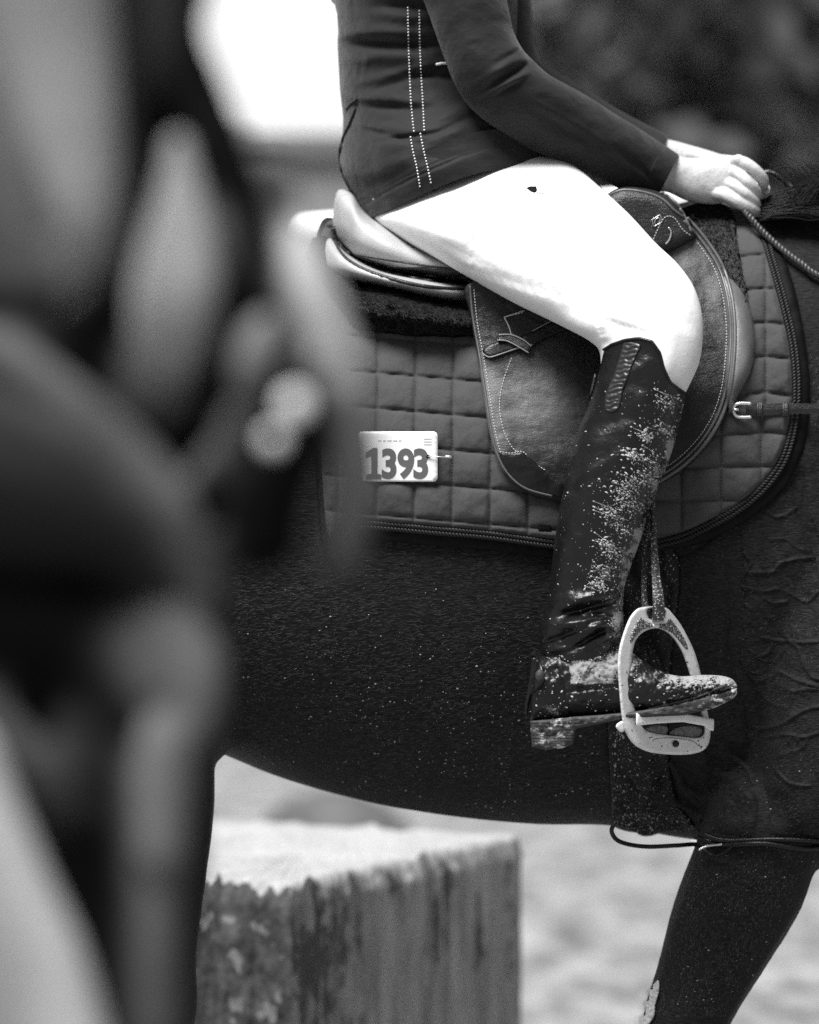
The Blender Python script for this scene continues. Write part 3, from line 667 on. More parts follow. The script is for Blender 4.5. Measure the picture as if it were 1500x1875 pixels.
vcol(fo_, 'painted_gloss', np.clip(painted_gloss * (1 + .22 * fbm(px_ / 34, py_ / 20, 3)), 0, 1) * .9)
kb = sheet([(1305, 470), (1342, 505), (1368, 545), (1382, 600), (1382, 650), (1374, 685), (1352, 725), (1336, 760), (1325, 700), (1330, 600)], 4, lambda x, y: GF(x, y) - .018, .008, R=24, h=.028)
build('knee_block', kb, M['glare_leather'] if False else mk('knee_leather', .12, .38, .5, vary=.25, vscale=30, bumps=[(500, .0004, (1, 1, 1))]), sd)
pom = sheet([(1085, 388), (1110, 357), (1140, 343), (1180, 345), (1214, 354), (1238, 368), (1254, 392), (1275, 430), (1262, 445), (1215, 470), (1170, 480), (1120, 440)], 4, lambda x, y: .115 + 0 * x, .05, R=26, h=.02, hb=.03)
build('pommel', pom, M['leather'], sd)
m = MB()
PF = Field([pom, flap, kb], (840, 320, 1420, 960), 5)
fpath = [(1258, 400), (1290, 436), (1322, 486), (1339, 542), (1345, 600), (1343, 660), (1335, 718), (1318, 768), (1290, 812), (1250, 852), (1205, 882)]
def offs(path, d):
    b_ = crom(path, 8); t_ = np.gradient(b_, axis=0); t_ /= np.linalg.norm(t_, axis=1, keepdims=True); return b_ + np.stack([-t_[:, 1], t_[:, 0]], 1) * d
m.merge(tube(drape(offs(fpath, -1), PF, .0016), .0022, 8)); m.merge(tube(drape(offs(fpath, 7), PF, .001), .0017, 8))
m.merge(tube(drape(offs([(859, 524), (864, 580), (876, 650), (887, 720), (896, 780), (909, 832), (930, 870), (962, 896), (1010, 910)], -2), PF, .001), .0015, 8))
m.merge(tube(drape(crom([(1110, 360), (1140, 348), (1180, 352), (1212, 364), (1236, 386), (1256, 400)], 8), PF, .001), .0018, 8))
m.merge(tube(drape(crom([(1212, 352), (1232, 366), (1250, 390), (1266, 424)], 8), PF, .001), .002, 8))
build('piping', m, mk('piping_leather', .09, .35, .5), sd)
st = MB()
for pth in ([(868, 530), (874, 590), (886, 655), (897, 725), (906, 785), (920, 835), (942, 868)], [(937, 655), (921, 700), (915, 740), (920, 780), (935, 815), (952, 832)], [(914, 832), (930, 858), (960, 884), (1000, 903), (1026, 907)], [(915, 827), (935, 830), (957, 827), (975, 845), (1000, 862)],
            offs(fpath, 15)[8:].tolist(), [(1186, 470), (1196, 440), (1212, 405), (1222, 396), (1236, 400), (1250, 420), (1266, 432)], [(926, 580), (960, 572)]):
    build('stitching', stitches(pth, PF, .0006), M['thread'], sd)
tr_ = sheet([(912, 826), (934, 831), (957, 827), (975, 842), (1003, 868), (1032, 885), (1030, 913), (990, 907), (955, 895), (925, 868)], 4, lambda x, y: PF(x, y) - .0012, .002, smooth=False, R=2, h=.0008)
build('reinforcing_patch', tr_, M['dark_leather'], sd)
# girth-strap keeper and loop on the flap
tg = sheet([(887, 650), (884, 642), (892, 633), (915, 624), (955, 616), (1000, 594), (1040, 572), (1070, 558), (1082, 580), (1040, 602), (1000, 620), (972, 634), (945, 640), (915, 650), (900, 655)], 3.5, lambda x, y: PF(x, y) - .004, .004, R=4, h=.002)
build('keeper_strap', tg, M['dark_leather'], sd)
m = tube(drape(crom([(884, 647), (896, 654), (915, 649), (950, 637), (975, 631)], 6), PF, .0065), .0009, 6); m.merge(tube(drape([(975, 606), (1005, 590), (1040, 573)], PF, .0065), .0006, 6)); build('strap_edge', m, M['thread'] if False else mk('strap_edge', .2, .4), sd)
lo = sheet([(911, 622), (914, 613), (935, 612), (958, 620), (974, 635), (968, 645), (950, 636), (930, 626), (913, 625)], 3, lambda x, y: PF(x, y) - .008, .005, R=3, h=.002, smooth=False)
build('strap_loop', lo, M['leather'], sd)
m = tube(drape(crom([(914, 613), (936, 613), (958, 622), (973, 634)], 6), PF, .0105), .0009, 6); m.merge(tube(drape(crom([(911, 623), (928, 624), (950, 635), (968, 646)], 6), PF, .0105), .0008, 6)); build('loop_edge', m, mk('loop_edge', .3, .4), sd)
sq = MB(); sq.merge(tube(drape([(923, 581), (960, 569)], PF, .001), .0008, 6)).merge(tube(drape(crom([(924, 582), (932, 598), (937, 615)], 6), PF, .001), .0008, 6)); build('panel_seam', sq, M['thread'], sd)
# D ring slot and square badge on the pommel
bd = MB(); c4 = [(1194, 402), (1209, 393), (1213, 406), (1197, 415), (1194, 402)]
bd.merge(tube(drape(resample(c4, 3), PF, .001), .0005, 6)); bd.merge(tube(drape(crom([(1199, 410), (1200, 402), (1206, 399), (1209, 403), (1206, 407)], 5), PF, .001), .0005, 6)); build('badge', bd, M['steel'], sd)
m = tube(drape(crom([(1219, 447), (1226, 438), (1229, 424), (1224, 417)], 6), PF, .002), .0011, 8); build('dee_ring', m, M['steel'], sd)
# stirrup leather
YS = lambda x: -.133 + (x - 1135) / 160 * .095
la = MB()
def strap(c, w, y, th=.0035):
    """flat strap: centre path px, half width px, y list"""
    c = np.array(c, float); p = crom(np.c_[c, w, y], 8); t_ = np.gradient(p[:, :2], axis=0); t_ /= np.linalg.norm(t_, axis=1, keepdims=True)
    n_ = np.stack([-t_[:, 1], t_[:, 0]], 1); Lf = p[:, :2] + n_ * p[:, 2:3]; Rt = p[:, :2] - n_ * p[:, 2:3]
    k = len(p); v = np.concatenate([PA(Lf[:, 0], Lf[:, 1], p[:, 3]), PA(p[:, 0], p[:, 1], p[:, 3] - th * .35), PA(Rt[:, 0], Rt[:, 1], p[:, 3]), PA(Rt[:, 0], Rt[:, 1], p[:, 3] + th), PA(Lf[:, 0], Lf[:, 1], p[:, 3] + th)])
    f = []
    for i in range(k - 1):
        for a in range(5):
            b = (a + 1) % 5; f.append((a * k + i, b * k + i, b * k + i + 1, a * k + i + 1))
    f += [tuple(a * k for a in range(5)), tuple(a * k + k - 1 for a in reversed(range(5)))]
    return MB().add(v, f)
la.merge(strap([(1190, 850), (1186, 920), (1181, 1000), (1179, 1060), (1182, 1112), (1194, 1134)], [7, 5.5, 5, 5, 6, 8], [-.035, -.045, -.065, -.08, -.092, -.094]))
la.merge(strap([(1196, 850), (1194, 920), (1197, 980), (1201, 1050), (1206, 1100), (1205, 1136)], [8, 6, 6, 7.5, 10.5, 11], [-.045, -.055, -.075, -.09, -.102, -.103]))
lo_ = build('stirrup_leather', la, mk('stirrup_leather', .02, .35, .6, vary=.4, vscale=80, specks=[(420, .60, .38)], bumps=[(500, .0006, (1, 1, 1))]), sd, smooth=False)

# stirrup iron
sr = thing('stirrup', 'pale aluminium stirrup iron with wide tread holding the muddy boot', 'stirrup', P(1215, 1381, -.09))
so_ = [(1175, 1112), (1164, 1117), (1153, 1131), (1143, 1155), (1134, 1187), (1131, 1219), (1133, 1251), (1136, 1288), (1140, 1320), (1147, 1343), (1161, 1363), (1185, 1376), (1217, 1381), (1255, 1382), (1284, 1376), (1297, 1363), (1301, 1344), (1300, 1325), (1293, 1290), (1286, 1245), (1273, 1197), (1260, 1168), (1247, 1144), (1231, 1123), (1220, 1114)]
hole = [(1157, 1213), (1159, 1192), (1164, 1173), (1175, 1160), (1191, 1152), (1207, 1151), (1223, 1159), (1237, 1174), (1250, 1197), (1260, 1225), (1270, 1258), (1283, 1305), (1290, 1335), (1282, 1350), (1250, 1349), (1195, 1342), (1178, 1333), (1168, 1312), (1163, 1293), (1158, 1267), (1156, 1240)]
slot = [(1186, 1117), (1192, 1134), (1214, 1135), (1216, 1117), (1214, 1109), (1188, 1109)]
fr = sheet([(1175, 1112), (1164, 1117), (1153, 1131), (1143, 1155), (1134, 1187), (1131, 1219), (1133, 1251), (1136, 1288), (1140, 1320), (1147, 1343), (1161, 1363), (1185, 1376), (1217, 1381), (1255, 1382), (1284, 1376), (1297, 1363), (1301, 1344), (1300, 1325), (1293, 1290), (1286, 1245), (1273, 1197), (1260, 1168), (1247, 1144), (1231, 1123), (1220, 1113), (1200, 1110)],
           3, lambda x, y: YS(x) + 0 * y, .010, R=4.5, h=.004, hole=[hole, [(1187, 1115), (1187, 1130), (1194, 1135), (1213, 1135), (1217, 1128), (1215, 1115)]], Rb=4, hb=.003)
build('frame', fr, M['alu'], sr)
ins = MB()
for o_ in ([(1173, 1131), (1181, 1137), (1194, 1143), (1194, 1148), (1178, 1153), (1164, 1166), (1156, 1178), (1154, 1168), (1162, 1147)], [(1226, 1132), (1221, 1141), (1208, 1143), (1206, 1149), (1226, 1156), (1241, 1170), (1256, 1188), (1260, 1185), (1250, 1163), (1238, 1146)]):
    ins.merge(sheet(o_, 3, lambda x, y: YS(x) - .0047, .004, R=1.5, h=.0006))
build('grip_insert', ins, M['insert'], sr)
m = sheet([(1196, 1143), (1208, 1144), (1208, 1149), (1196, 1149)], 3, lambda x, y: YS(x) - .0052, .003, smooth=False); build('bridge', m, M['alu'], sr)
# tread plates
tdl = sheet([(1165, 1306), (1207, 1304), (1260, 1308), (1308, 1317), (1307, 1339), (1298, 1336), (1290, 1329), (1250, 1322), (1200, 1325), (1165, 1329)], 4, lambda x, y: YS(x) - .018, .05, smooth=False, R=1.5, h=.001)
tdl.merge(sheet([(1128, 1331), (1132, 1324), (1143, 1320), (1146, 1336), (1136, 1340)], 3, lambda x, y: YS(x) + .004, .05, R=2, h=.001))
build('tread', tdl, M['alu_bright'], sr)
m = sheet([(1180, 1337), (1195, 1329), (1215, 1329), (1224, 1335), (1217, 1345), (1200, 1343)], 3, lambda x, y: YS(x) + .002, .02, R=2, h=.001); m.merge(sheet([(1226, 1343), (1240, 1333), (1262, 1329), (1283, 1333), (1286, 1340), (1278, 1349), (1250, 1348)], 3, lambda x, y: YS(x) + .002, .02, R=2, h=.001)); build('tread_rib', m, mk('rib_rubber', .10, .5, .4, vary=.5, vscale=200), sr)
m = sheet([(1238 + 6 * math.cos(a), 1362 + 6.5 * math.sin(a)) for a in np.linspace(0, 6.28, 13)[:-1]], 2.5, lambda x, y: YS(x) - .006, .004, R=3, h=.0015); build('screw', m, M['dark_leather'], sr)
m = tube(PA(*crom([(1195, 1358), (1201, 1353), (1225, 1351), (1250, 1353), (1270, 1358), (1279, 1365)], 6).T, YS(crom([(1195, 1358), (1201, 1353), (1225, 1351), (1250, 1353), (1270, 1358), (1279, 1365)], 6)[:, 0]) - .0042), .0004, 6); build('groove_line', m, M['insert'], sr)

# girth
gi = thing('girth', 'dark muddy girth strap running under the chest below the stirrup', 'girth', P(1180, 1530, .05))
g_ = [(1178, 1020), (1175, 1200), (1168, 1330), (1172, 1440), (1182, 1505), (1190, 1545)]
gy = lambda x, y: HF(x, np.minimum(y, 1470)) - .007
girth = sheet([(1120, 1010), (1240, 1010), (1232, 1200), (1225, 1330), (1234, 1440), (1258, 1490), (1272, 1516), (1240, 1522), (1180, 1526), (1134, 1518), (1122, 1500), (1118, 1420), (1112, 1330), (1116, 1180)], 6, lambda x, y: gy(x, y) + .06 * ss(1440, 1530, y) ** 2, .02, R=5, h=.003, disp=lambda x, y, d: .002 * np.sin((x - y * .3) / 9 + fbm(x / 40, y / 40) * 2) * np.clip(d / 8, 0, 1), bstep=5)
go = build('girth_strap', girth, mk('girth_leather', .004, .36, .2, vary=.4, vscale=50, specks=[(380, .66, .35)], bumps=[(200, .001, (1, 1, 1))]), gi)
m = tube(crom([P(1128, 1505, .03), P(1120, 1522, .03), P(1135, 1541, .05), P(1180, 1550, .08), P(1240, 1548, .1), P(1275, 1546, .12), P(1310, 1552, .12), P(1330, 1550, .12)], 8), .0028, 10)
build('loop_strap', m, M['dark_leather'], gi)
m = MB(); r_ = np.random.default_rng(33); GFd = Field([girth], (1100, 1000, 1290, 1550), 6, fill=9)
for i in range(330):
    px = 1122 + abs(r_.normal(0, 26)); py = r_.uniform(1330, 1535)
    if r_.random() < .45: px = r_.uniform(1130, 1275); py = r_.uniform(1490, 1535)
    y0 = GFd(px, py)
    if y0 > 1: continue
    s0 = .0004 + .0012 * r_.random() ** 4; blob(m, P(px, py, y0 - .001), (s0, s0 * .5, s0 * (1 + r_.random())))
build('mud_specks', m, M['dust'], gi, fixn=False)
# breastplate: buckle and strap at the shoulder, lower strap between the legs
bp_ = thing('breastplate', 'narrow leather breastplate strap buckled over the pad edge at the shoulder', 'breastplate', P(1430, 750, 0))
by = lambda x, y: np.minimum(GF(x, y) - .022, GF(x, y) * 0 + .2)
s1 = strap([(1366, 750), (1400, 750), (1450, 748), (1500, 748), (1600, 742), (1720, 730)], [11, 11, 10, 9.5, 10, 10], [float(GF(x, 750)) - .026 for x in (1366, 1400, 1450, 1500, 1600, 1720)])
build('strap', s1, M['leather'], bp_, smooth=False)
for a in (1388, 1435):
    m = MB()
    for a2 in (a, a + 3, a + 6): m.merge(tube(PA([a2, a2], [738, 762], GF([a2, a2], [738, 762]) - .029), .002, 8))
    build('keeper', m, M['leather'], bp_)
bk = tube(PA(*crom([(1375, 739), (1352, 739), (1344, 745), (1343, 752), (1346, 760), (1354, 764), (1375, 764)], 6).T, GF(1360, 750) - .031), .0022, 10)
bk.merge(tube(PA([1343, 1352], [750, 750], GF(1348, 750) - .031), .0018, 8)); build('buckle', bk, M['steel'], bp_)
m = tube(crom([P(1273, 1532, .1), P(1300, 1541, float(HFs(1300, 1541)) - .006), P(1330, 1547, float(HFs(1330, 1547)) - .006), P(1400, 1545, float(HFs(1400, 1545)) - .006), P(1500, 1552, float(HFs(1500, 1552)) - .006), P(1640, 1500, .16), P(1780, 1380, .22)], 8), .0035, 10)
m.merge(tube(crom([P(1290, 1528, .09), P(1330, 1539, float(HFs(1330, 1539)) - .008), P(1420, 1537, float(HFs(1420, 1537)) - .008), P(1520, 1541, float(HFs(1520, 1541)) - .008)], 8), .003, 10)); build('lower_strap', m, M['dark_leather'], bp_)
m = tube(crom([P(1280, 1556, float(HFs(1300, 1556)) - .012), P(1296, 1549, float(HFs(1300, 1550)) - .012), P(1322, 1546, float(HFs(1322, 1546)) - .01)], 6), .0016, 8); build('clip', m, M['steel'], bp_)
m = tube(crom([*[P(a, b, float(HFs(max(a, 1300), b)) - .01) for a, b in ((1290, 1555), (1305, 1566), (1325, 1562), (1340, 1550))]], 6), .0016, 8); build('hanging_loop', m, M['dark_leather'], bp_)
# number card
nc = thing('number_card', 'white competition number card reading 1393 pinned on the quilted pad', 'number card', P(720, 880, -.01))
CY = lambda x, y: GF(x, y) * 0 + float(GF(730, 835)) - .0285
def rr(x0, y0, x1, y1, r):
    o_ = []
    for cx, cy, a0 in ((x1 - r, y0 + r, -90), (x1 - r, y1 - r, 0), (x0 + r, y1 - r, 90), (x0 + r, y0 + r, 180)):
        for a in np.linspace(a0, a0 + 90, 6): o_.append((cx + r * math.cos(math.radians(a)), cy + r * math.sin(math.radians(a))))
    return o_
crd = sheet(rr(655, 790, 801.5, 882, 7), 6, CY, .0006, smooth=False, R=1, h=.0003)
build('card', crd, M['card'], nc)
def text(body, px, py, hpx, name, m, y, bold=0, sx=1.0):
    c = bpy.data.curves.new(name, 'FONT'); c.body = body; c.size = 1; c.extrude = .0003; c.offset = bold
    o = bpy.data.objects.new('t', c); link(o); dg = bpy.context.evaluated_depsgraph_get(); me = bpy.data.meshes.new_from_object(o.evaluated_get(dg))
    bpy.data.objects.remove(o)
    n = len(me.vertices); v = np.empty(n * 3); me.vertices.foreach_get('co', v); v = v.reshape(-1, 3)
    v[:, 0] -= v[:, 0].min(); v[:, 1] -= v[:, 1].min(); k = hpx / v[:, 1].max(); v[:, :2] *= k; v[:, 0] *= sx
    w3 = PA(px + v[:, 0], py - v[:, 1], y - v[:, 2] * .3); return MB().add(w3, [list(p.vertices) for p in me.polygons])
yc_ = float(GF(730, 835)) - .0292
o1 = [(670, 877), (670, 868), (680, 868), (680, 834), (669, 838), (669, 829), (683, 820), (691, 820), (691, 868), (698, 868), (698, 877)]
build('digit', sheet(o1, 4, lambda x, y: yc_ - .0003 + 0 * x, .0005, smooth=False), mk('digit_ink', .10, .5), nc, smooth=False)
for ch, x in (('3', 699), ('9', 728), ('3', 757)):
    build('digit', text(ch, x, 877, 56, 'digit', M['ink'], yc_, .038, .86), bpy.data.materials['digit_ink'], nc, smooth=False, fixn=False)
m = MB()
for x, y, wd in ((692, 806, 6), (701, 806, 5), (709, 806, 8), (720, 806, 7), (730, 806, 5)): box(m, *sorted((P(x, y, yc_)[0], P(x + wd, y, yc_)[0])), yc_ - .0001, yc_ + .0002, P(x, y + 1, yc_)[2], P(x, y - 1, yc_)[2])
for y in (803, 808, 813): box(m, P(776, y, yc_)[0], P(790, y, yc_)[0], yc_ - .0001, yc_ + .0002, P(0, y + 1, yc_)[2], P(0, y - 1, yc_)[2])
build('small_print', m, M['ink2'], nc, smooth=False)
m = tube([P(784, 836, yc_ - .001), P(800, 836, yc_ - .003), P(826, 838, yc_ - .002)], .0008, 8); m.merge(tube([P(816, 836, yc_ - .002), P(827, 837, yc_ - .002)], .002, 8)); build('pin', m, M['steel'], nc)
m = sheet([(784 + 3.4 * math.cos(a), 836 + 3.4 * math.sin(a)) for a in np.linspace(0, 6.28, 11)[:-1]], 2, lambda x, y: yc_ - .0008 + 0 * x, .0006); build('hole', m, M['ink'], nc)
# rein
rn = thing('rein', 'plaited leather rein running from the rider hands to the right', 'rein', P(1400, 420, .15))
rp = crom([P(1352, 372, .19), P(1372, 396, .165), P(1392, 420, .16), P(1430, 455, .15), P(1470, 485, .14), P(1510, 510, .135), P(1700, 590, .13), P(2100, 520, .18), P(2400, 330, .22)], 10)
build('near_rein', cord(rp, .0024, .0026, .011, 2), mk('plaited_rein', .05, .4, .5), rn)
rp = crom([P(1385, 322, .33), P(1404, 315, .34), P(1425, 324, .35), P(1450, 345, .37), P(1490, 370, .40), P(1560, 420, .42)], 8)
build('far_rein', tube(rp, .0042, 8), M['dark_leather'], rn)
m = tube(crom([P(1392, 318, .3), P(1408, 314, .3), P(1425, 321, .31), P(1442, 336, .32), P(1462, 352, .34)], 8), .0016, 8); build('rein_edge', m, mk('rein_edge', .3, .4), rn)
# ---------------------------------------------------------------- rider
rd = thing('person', 'rider in dark jacket, white breeches and muddy tall boots astride the dark bay horse', 'person', P(900, 520, .28))
def gauss(px, py, cx, cy, sx, sy, rot=0):
    c, s = math.cos(rot), math.sin(rot); dx, dy = px - cx, py - cy; u = dx * c + dy * s; v = -dx * s + dy * c
    return np.exp(-(u / sx) ** 2 - (v / sy) ** 2)
def tor_disp(px, py):
    d = .0025 * fbm(px / 70, py / 45, 3)
    # folds across the waist and back
    for cx, cy, sx, sy, rot, a in ((690, 80, 95, 9, .03, -.016), (690, 58, 95, 13, .03, .011), (700, 103, 95, 15, .0, .010), (740, 12, 60, 10, 0, -.010), (700, 195, 70, 8, .08, -.009), (700, 180, 70, 11, .08, .006),
                                   (740, 30, 60, 12, .1, .007), (720, 135, 90, 8, -.25, .005), (730, 150, 90, 7, -.3, -.004), (700, 245, 60, 5, .25, -.007), (740, 252, 50, 5, -.15, -.007), (705, 232, 60, 8, .1, .005), (840, 225, 70, 7, -.45, -.006), (830, 205, 70, 9, -.45, .005),
                                   (860, 245, 80, 20, -.4, -.005), (850, 290, 90, 18, -.3, .003), (800, 140, 50, 8, .1, -.008), (670, 290, 30, 40, 0, -.004), (720, 300, 60, 14, -.3, .004), (700, 335, 60, 10, -.4, -.004)):
        d = d + a * gauss(px, py, cx, cy, sx, sy, rot)
    # raised hem band and seams
    hem = crom([(668, 400), (700, 382), (750, 355), (790, 336), (860, 306), (910, 288), (960, 279), (993, 281), (1036, 300)], 6)
    dh = dist_poly(hem, px, py, False); d += .0018 * ss(24, 20, dh) - .0028 * np.exp(-((dh - 23) / 2.2) ** 2) - .002 * np.exp(-((dh - 31) / 2.0) ** 2)
    for sm in seams: d -= .0022 * np.exp(-(dist_poly(sm, px, py, False) / 2.6) ** 2)
    return d
seams = [crom([(643, -60), (647, 0), (656, 60), (666, 85), (660, 130), (656, 175), (652, 200), (640, 235), (634, 265)], 6), crom([(650, 250), (648, 290), (655, 330), (664, 365)], 6), crom([(757, 0), (759, 100), (762, 180), (768, 245), (775, 300), (784, 350)], 6)]
torso = loft([(560, -420, 800, -460, .28, .12), (575, -330, 880, -330, .28, .19), (590, -210, 925, -210, .28, .185), (606, -90, 945, -90, .275, .17), (615, 0, 948, 0, .27, .158), (619, 55, 946, 58, .27, .152), (618, 78, 945, 82, .27, .15), (620, 120, 946, 115, .27, .152), (623, 170, 950, 150, .27, .16), (628, 215, 962, 185, .27, .172, 6),
              (627, 248, 985, 212, .265, .185, 12), (621, 285, 1004, 235, .26, .198, 18), (626, 322, 1022, 260, .255, .200, 22), (646, 362, 1034, 282, .25, .202, 24), (664, 405, 1042, 302, .25, .203, 30)], 200, 150, disp=tor_disp, caps=False, bowf=lambda t: np.sin(np.pi * t ** 1.25))
# inner lip of the hem so that the cloth has thickness
v = torso.verts(); nc_ = 150; lastr = v[-nc_:]; cen = lastr.mean(0); inn = cen + (lastr - cen) * .97; inn2 = inn + np.array([-.01, 0, .05])
n0 = len(v); torso.add(np.vstack([inn, inn2]), []); torso.f += [(n0 - nc_ + i, n0 - nc_ + (i + 1) % nc_, n0 + (i + 1) % nc_, n0 + i) for i in range(nc_)] + [(n0 + i, n0 + (i + 1) % nc_, n0 + nc_ + (i + 1) % nc_, n0 + nc_ + i) for i in range(nc_)]
def arm_disp(px, py):
    d = .0018 * fbm(px / 50, py / 40, 3)
    for cx, cy, sx, sy, rot, a in ((945, 130, 55, 6, -.55, -.010), (930, 118, 55, 8, -.55, .006), (958, 142, 40, 7, -.4, .007), (940, 155, 55, 5, -.5, -.006), (915, 165, 40, 8, -.6, .004), (945, 95, 30, 5, -.5, -.005), (955, 80, 25, 6, -.4, .003),
                                   (1150, 290, 40, 5, .7, -.004), (1130, 300, 40, 7, .7, .003), (1060, 250, 60, 8, .5, -.003), (1185, 320, 30, 5, .9, -.003), (900, 205, 40, 9, .6, .004), (1030, 215, 70, 8, .5, .004)):
        d = d + a * gauss(px, py, cx, cy, sx, sy, rot)
    for k_, (o1, dep) in enumerate(((36, .0022), (42, .0014))):
        L = crom([(1242 - o1 * .87, 282 - o1 * .5), (1203 - o1 * .87, 367 - o1 * .5)], 4); d -= dep * np.exp(-(dist_poly(L, px, py, False) / 1.8) ** 2)
    return d
arm = loft([(640, -330, 800, -350, .13, .06), (660, -260, 850, -290, .10, .075), (700, -150, 888, -160, .09, .068), (748, -50, 912, -60, .085, .06), (775, 0, 928, 0, .08, .058), (797, 60, 940, 55, .075, .056), (815, 110, 956, 88, .07, .055), (833, 155, 978, 112, .07, .054), (860, 196, 1005, 136, .075, .053), (908, 236, 1048, 160, .09, .052),
            (968, 272, 1083, 180, .11, .049), (1040, 302, 1120, 204, .13, .046), (1098, 330, 1162, 230, .15, .042), (1150, 352, 1199, 254, .17, .038), (1185, 365, 1228, 273, .183, .035), (1202, 367, 1243, 283, .188, .034)], 170, 80, disp=arm_disp, caps=False)
v = arm.verts(); lastr = v[-80:]; cen = lastr.mean(0); inn = cen + (lastr - cen) * .93; inn2 = inn + np.array([-.03, 0, .015])
n0 = len(v); arm.add(np.vstack([inn, inn2]), []); arm.f += [(n0 - 80 + i, n0 - 80 + (i + 1) % 80, n0 + (i + 1) % 80, n0 + i) for i in range(80)] + [(n0 + i, n0 + (i + 1) % 80, n0 + 80 + (i + 1) % 80, n0 + 80 + i) for i in range(80)]
farm = loft([(640, -330, 800, -350, .42, .06), (700, -260, 850, -280, .45, .07), (790, -130, 930, -150, .46, .06), (850, -30, 966, -30, .465, .055), (880, 50, 976, 46, .465, .052), (900, 110, 986, 100, .46, .05), (940, 165, 1004, 122, .45, .047), (1010, 215, 1066, 158, .43, .044), (1100, 265, 1128, 198, .40, .038), (1170, 296, 1190, 231, .38, .033), (1202, 305, 1222, 249, .37, .031)], 110, 50, disp=lambda x, y: .002 * fbm(x / 30, y / 30))
jk = MB().merge(torso).merge(arm).merge(farm)
jo = build('jacket', jk, M['jacket'], rd)
TF = Field([torso, arm], (590, -40, 1260, 420), 4, fill=9)
TT = Field([torso], (590, -40, 1060, 420), 4, fill=.3)
cr = MB()
for pth in ([(747, 14), (748, 70), (750, 130), (753, 190), (758, 240)], [(752, 251), (756, 275), (763, 305), (769, 341)], [(768, 20), (769, 80), (771, 130), (774, 180), (777, 238)], [(770, 245), (776, 275), (783, 305), (789, 334)]):
    p = resample(crom(pth, 8), 5.6)
    for a in drape(p, TT, .0018): blob(cr, a, (.00125, .0009, .00125))
build('crystal_trim', cr, M['crystal'], jo, fixn=False)
m = tube(drape([(799, 118), (808, 116), (820, 116)], TT, .003), .0017, 8); build('zip_pull', m, M['card'], jo)
m = tube(drape(crom([(652, 198), (641, 226), (630, 250), (622, 284), (628, 318), (645, 352), (658, 380), (668, 398)], 8), Field([torso], (590, 150, 720, 420), 4), .001), .0026, 8); build('vent_edge', m, M['jacket'], jo)
m = tube(drape(crom([(634, 200), (644, 188), (654, 181)], 6), TT, .001), .0016, 8); build('vent_tab', m, M['jacket'], jo)

def thigh_disp(px, py):
    d = .0012 * fbm(px / 60, py / 60, 2)
    for sm in bseams: d -= .0030 * np.exp(-(dist_poly(sm, px, py, False) / 2.4) ** 2)
    d += .003 * gauss(px, py, 1225, 660, 14, 50, .2) - .003 * gauss(px, py, 1108, 628, 10, 8)
    for cx, cy, sx, sy, rot, a in ((1040, 330, 60, 9, .75, -.004), (1060, 372, 90, 10, .7, .002), (1180, 470, 60, 12, .8, .003), (1150, 560, 90, 14, .3, -.003), (1170, 590, 70, 12, .2, .003), (900, 440, 110, 12, .5, .002), (860, 470, 90, 8, .5, -.002), (1215, 560, 16, 60, .1, .003), (1120, 590, 50, 6, .35, -.004), (760, 400, 90, 10, .3, -.003), (780, 420, 90, 9, .4, .002)):
        d = d + a * gauss(px, py, cx, cy, sx, sy, rot)
    return d
bseams = [crom([(690, 402), (760, 446), (830, 478), (870, 500), (940, 520), (1010, 540), (1060, 556), (1088, 580), (1104, 612)], 8), crom([(868, 425), (861, 460), (866, 498)], 6), crom([(1100, 480), (1078, 520), (1072, 556)], 6), crom([(845, 487), (940, 512), (1062, 545)], 6)]
th_sl = [(660, 350, 890, 235, .24, .08), (672, 388, 930, 262, .22, .095), (684, 402, 965, 275, .185, .115), (705, 418, 1005, 284, .16, .125), (752, 448, 1052, 304, .12, .117), (812, 481, 1102, 346, .085, .11), (872, 516, 1152, 392, .045, .10), (940, 554, 1202, 446, .008, .09), (1000, 583, 1240, 482, -.02, .08), (1048, 607, 1269, 522, -.05, .072),
          (1080, 625, 1284, 566, -.065, .066), (1098, 645, 1287, 612, -.075, .062), (1100, 690, 1281, 662, -.082, .058), (1096, 730, 1262, 706, -.085, .055), (1085, 770, 1240, 750, -.085, .05)]
thg = loft(th_sl, 150, 90, disp=thigh_disp)
thf = loft([(a, b, c, d, .56 - e, f) for a, b, c, d, e, f in th_sl], 60, 40)
bro = build('breeches', MB().merge(thg).merge(thf), M['breech'], rd)
BF = Field([thg], (650, 230, 1300, 760), 5)
m = MB(); m.merge(sheet([(964, 344), (970, 341), (982, 341), (984, 348), (979, 353), (971, 350)], 1.6, lambda x, y: BF(x, y) - .0008, .0008, smooth=False))
m.merge(tube(drape([(963, 344), (970, 345)], BF, .0006), .0004, 5)); m.merge(tube(drape(crom([(979, 350), (986, 353), (992, 355), (996, 353)], 4), BF, .0006), .0004, 5)); build('printed_mark', m, M['ink'], bro)

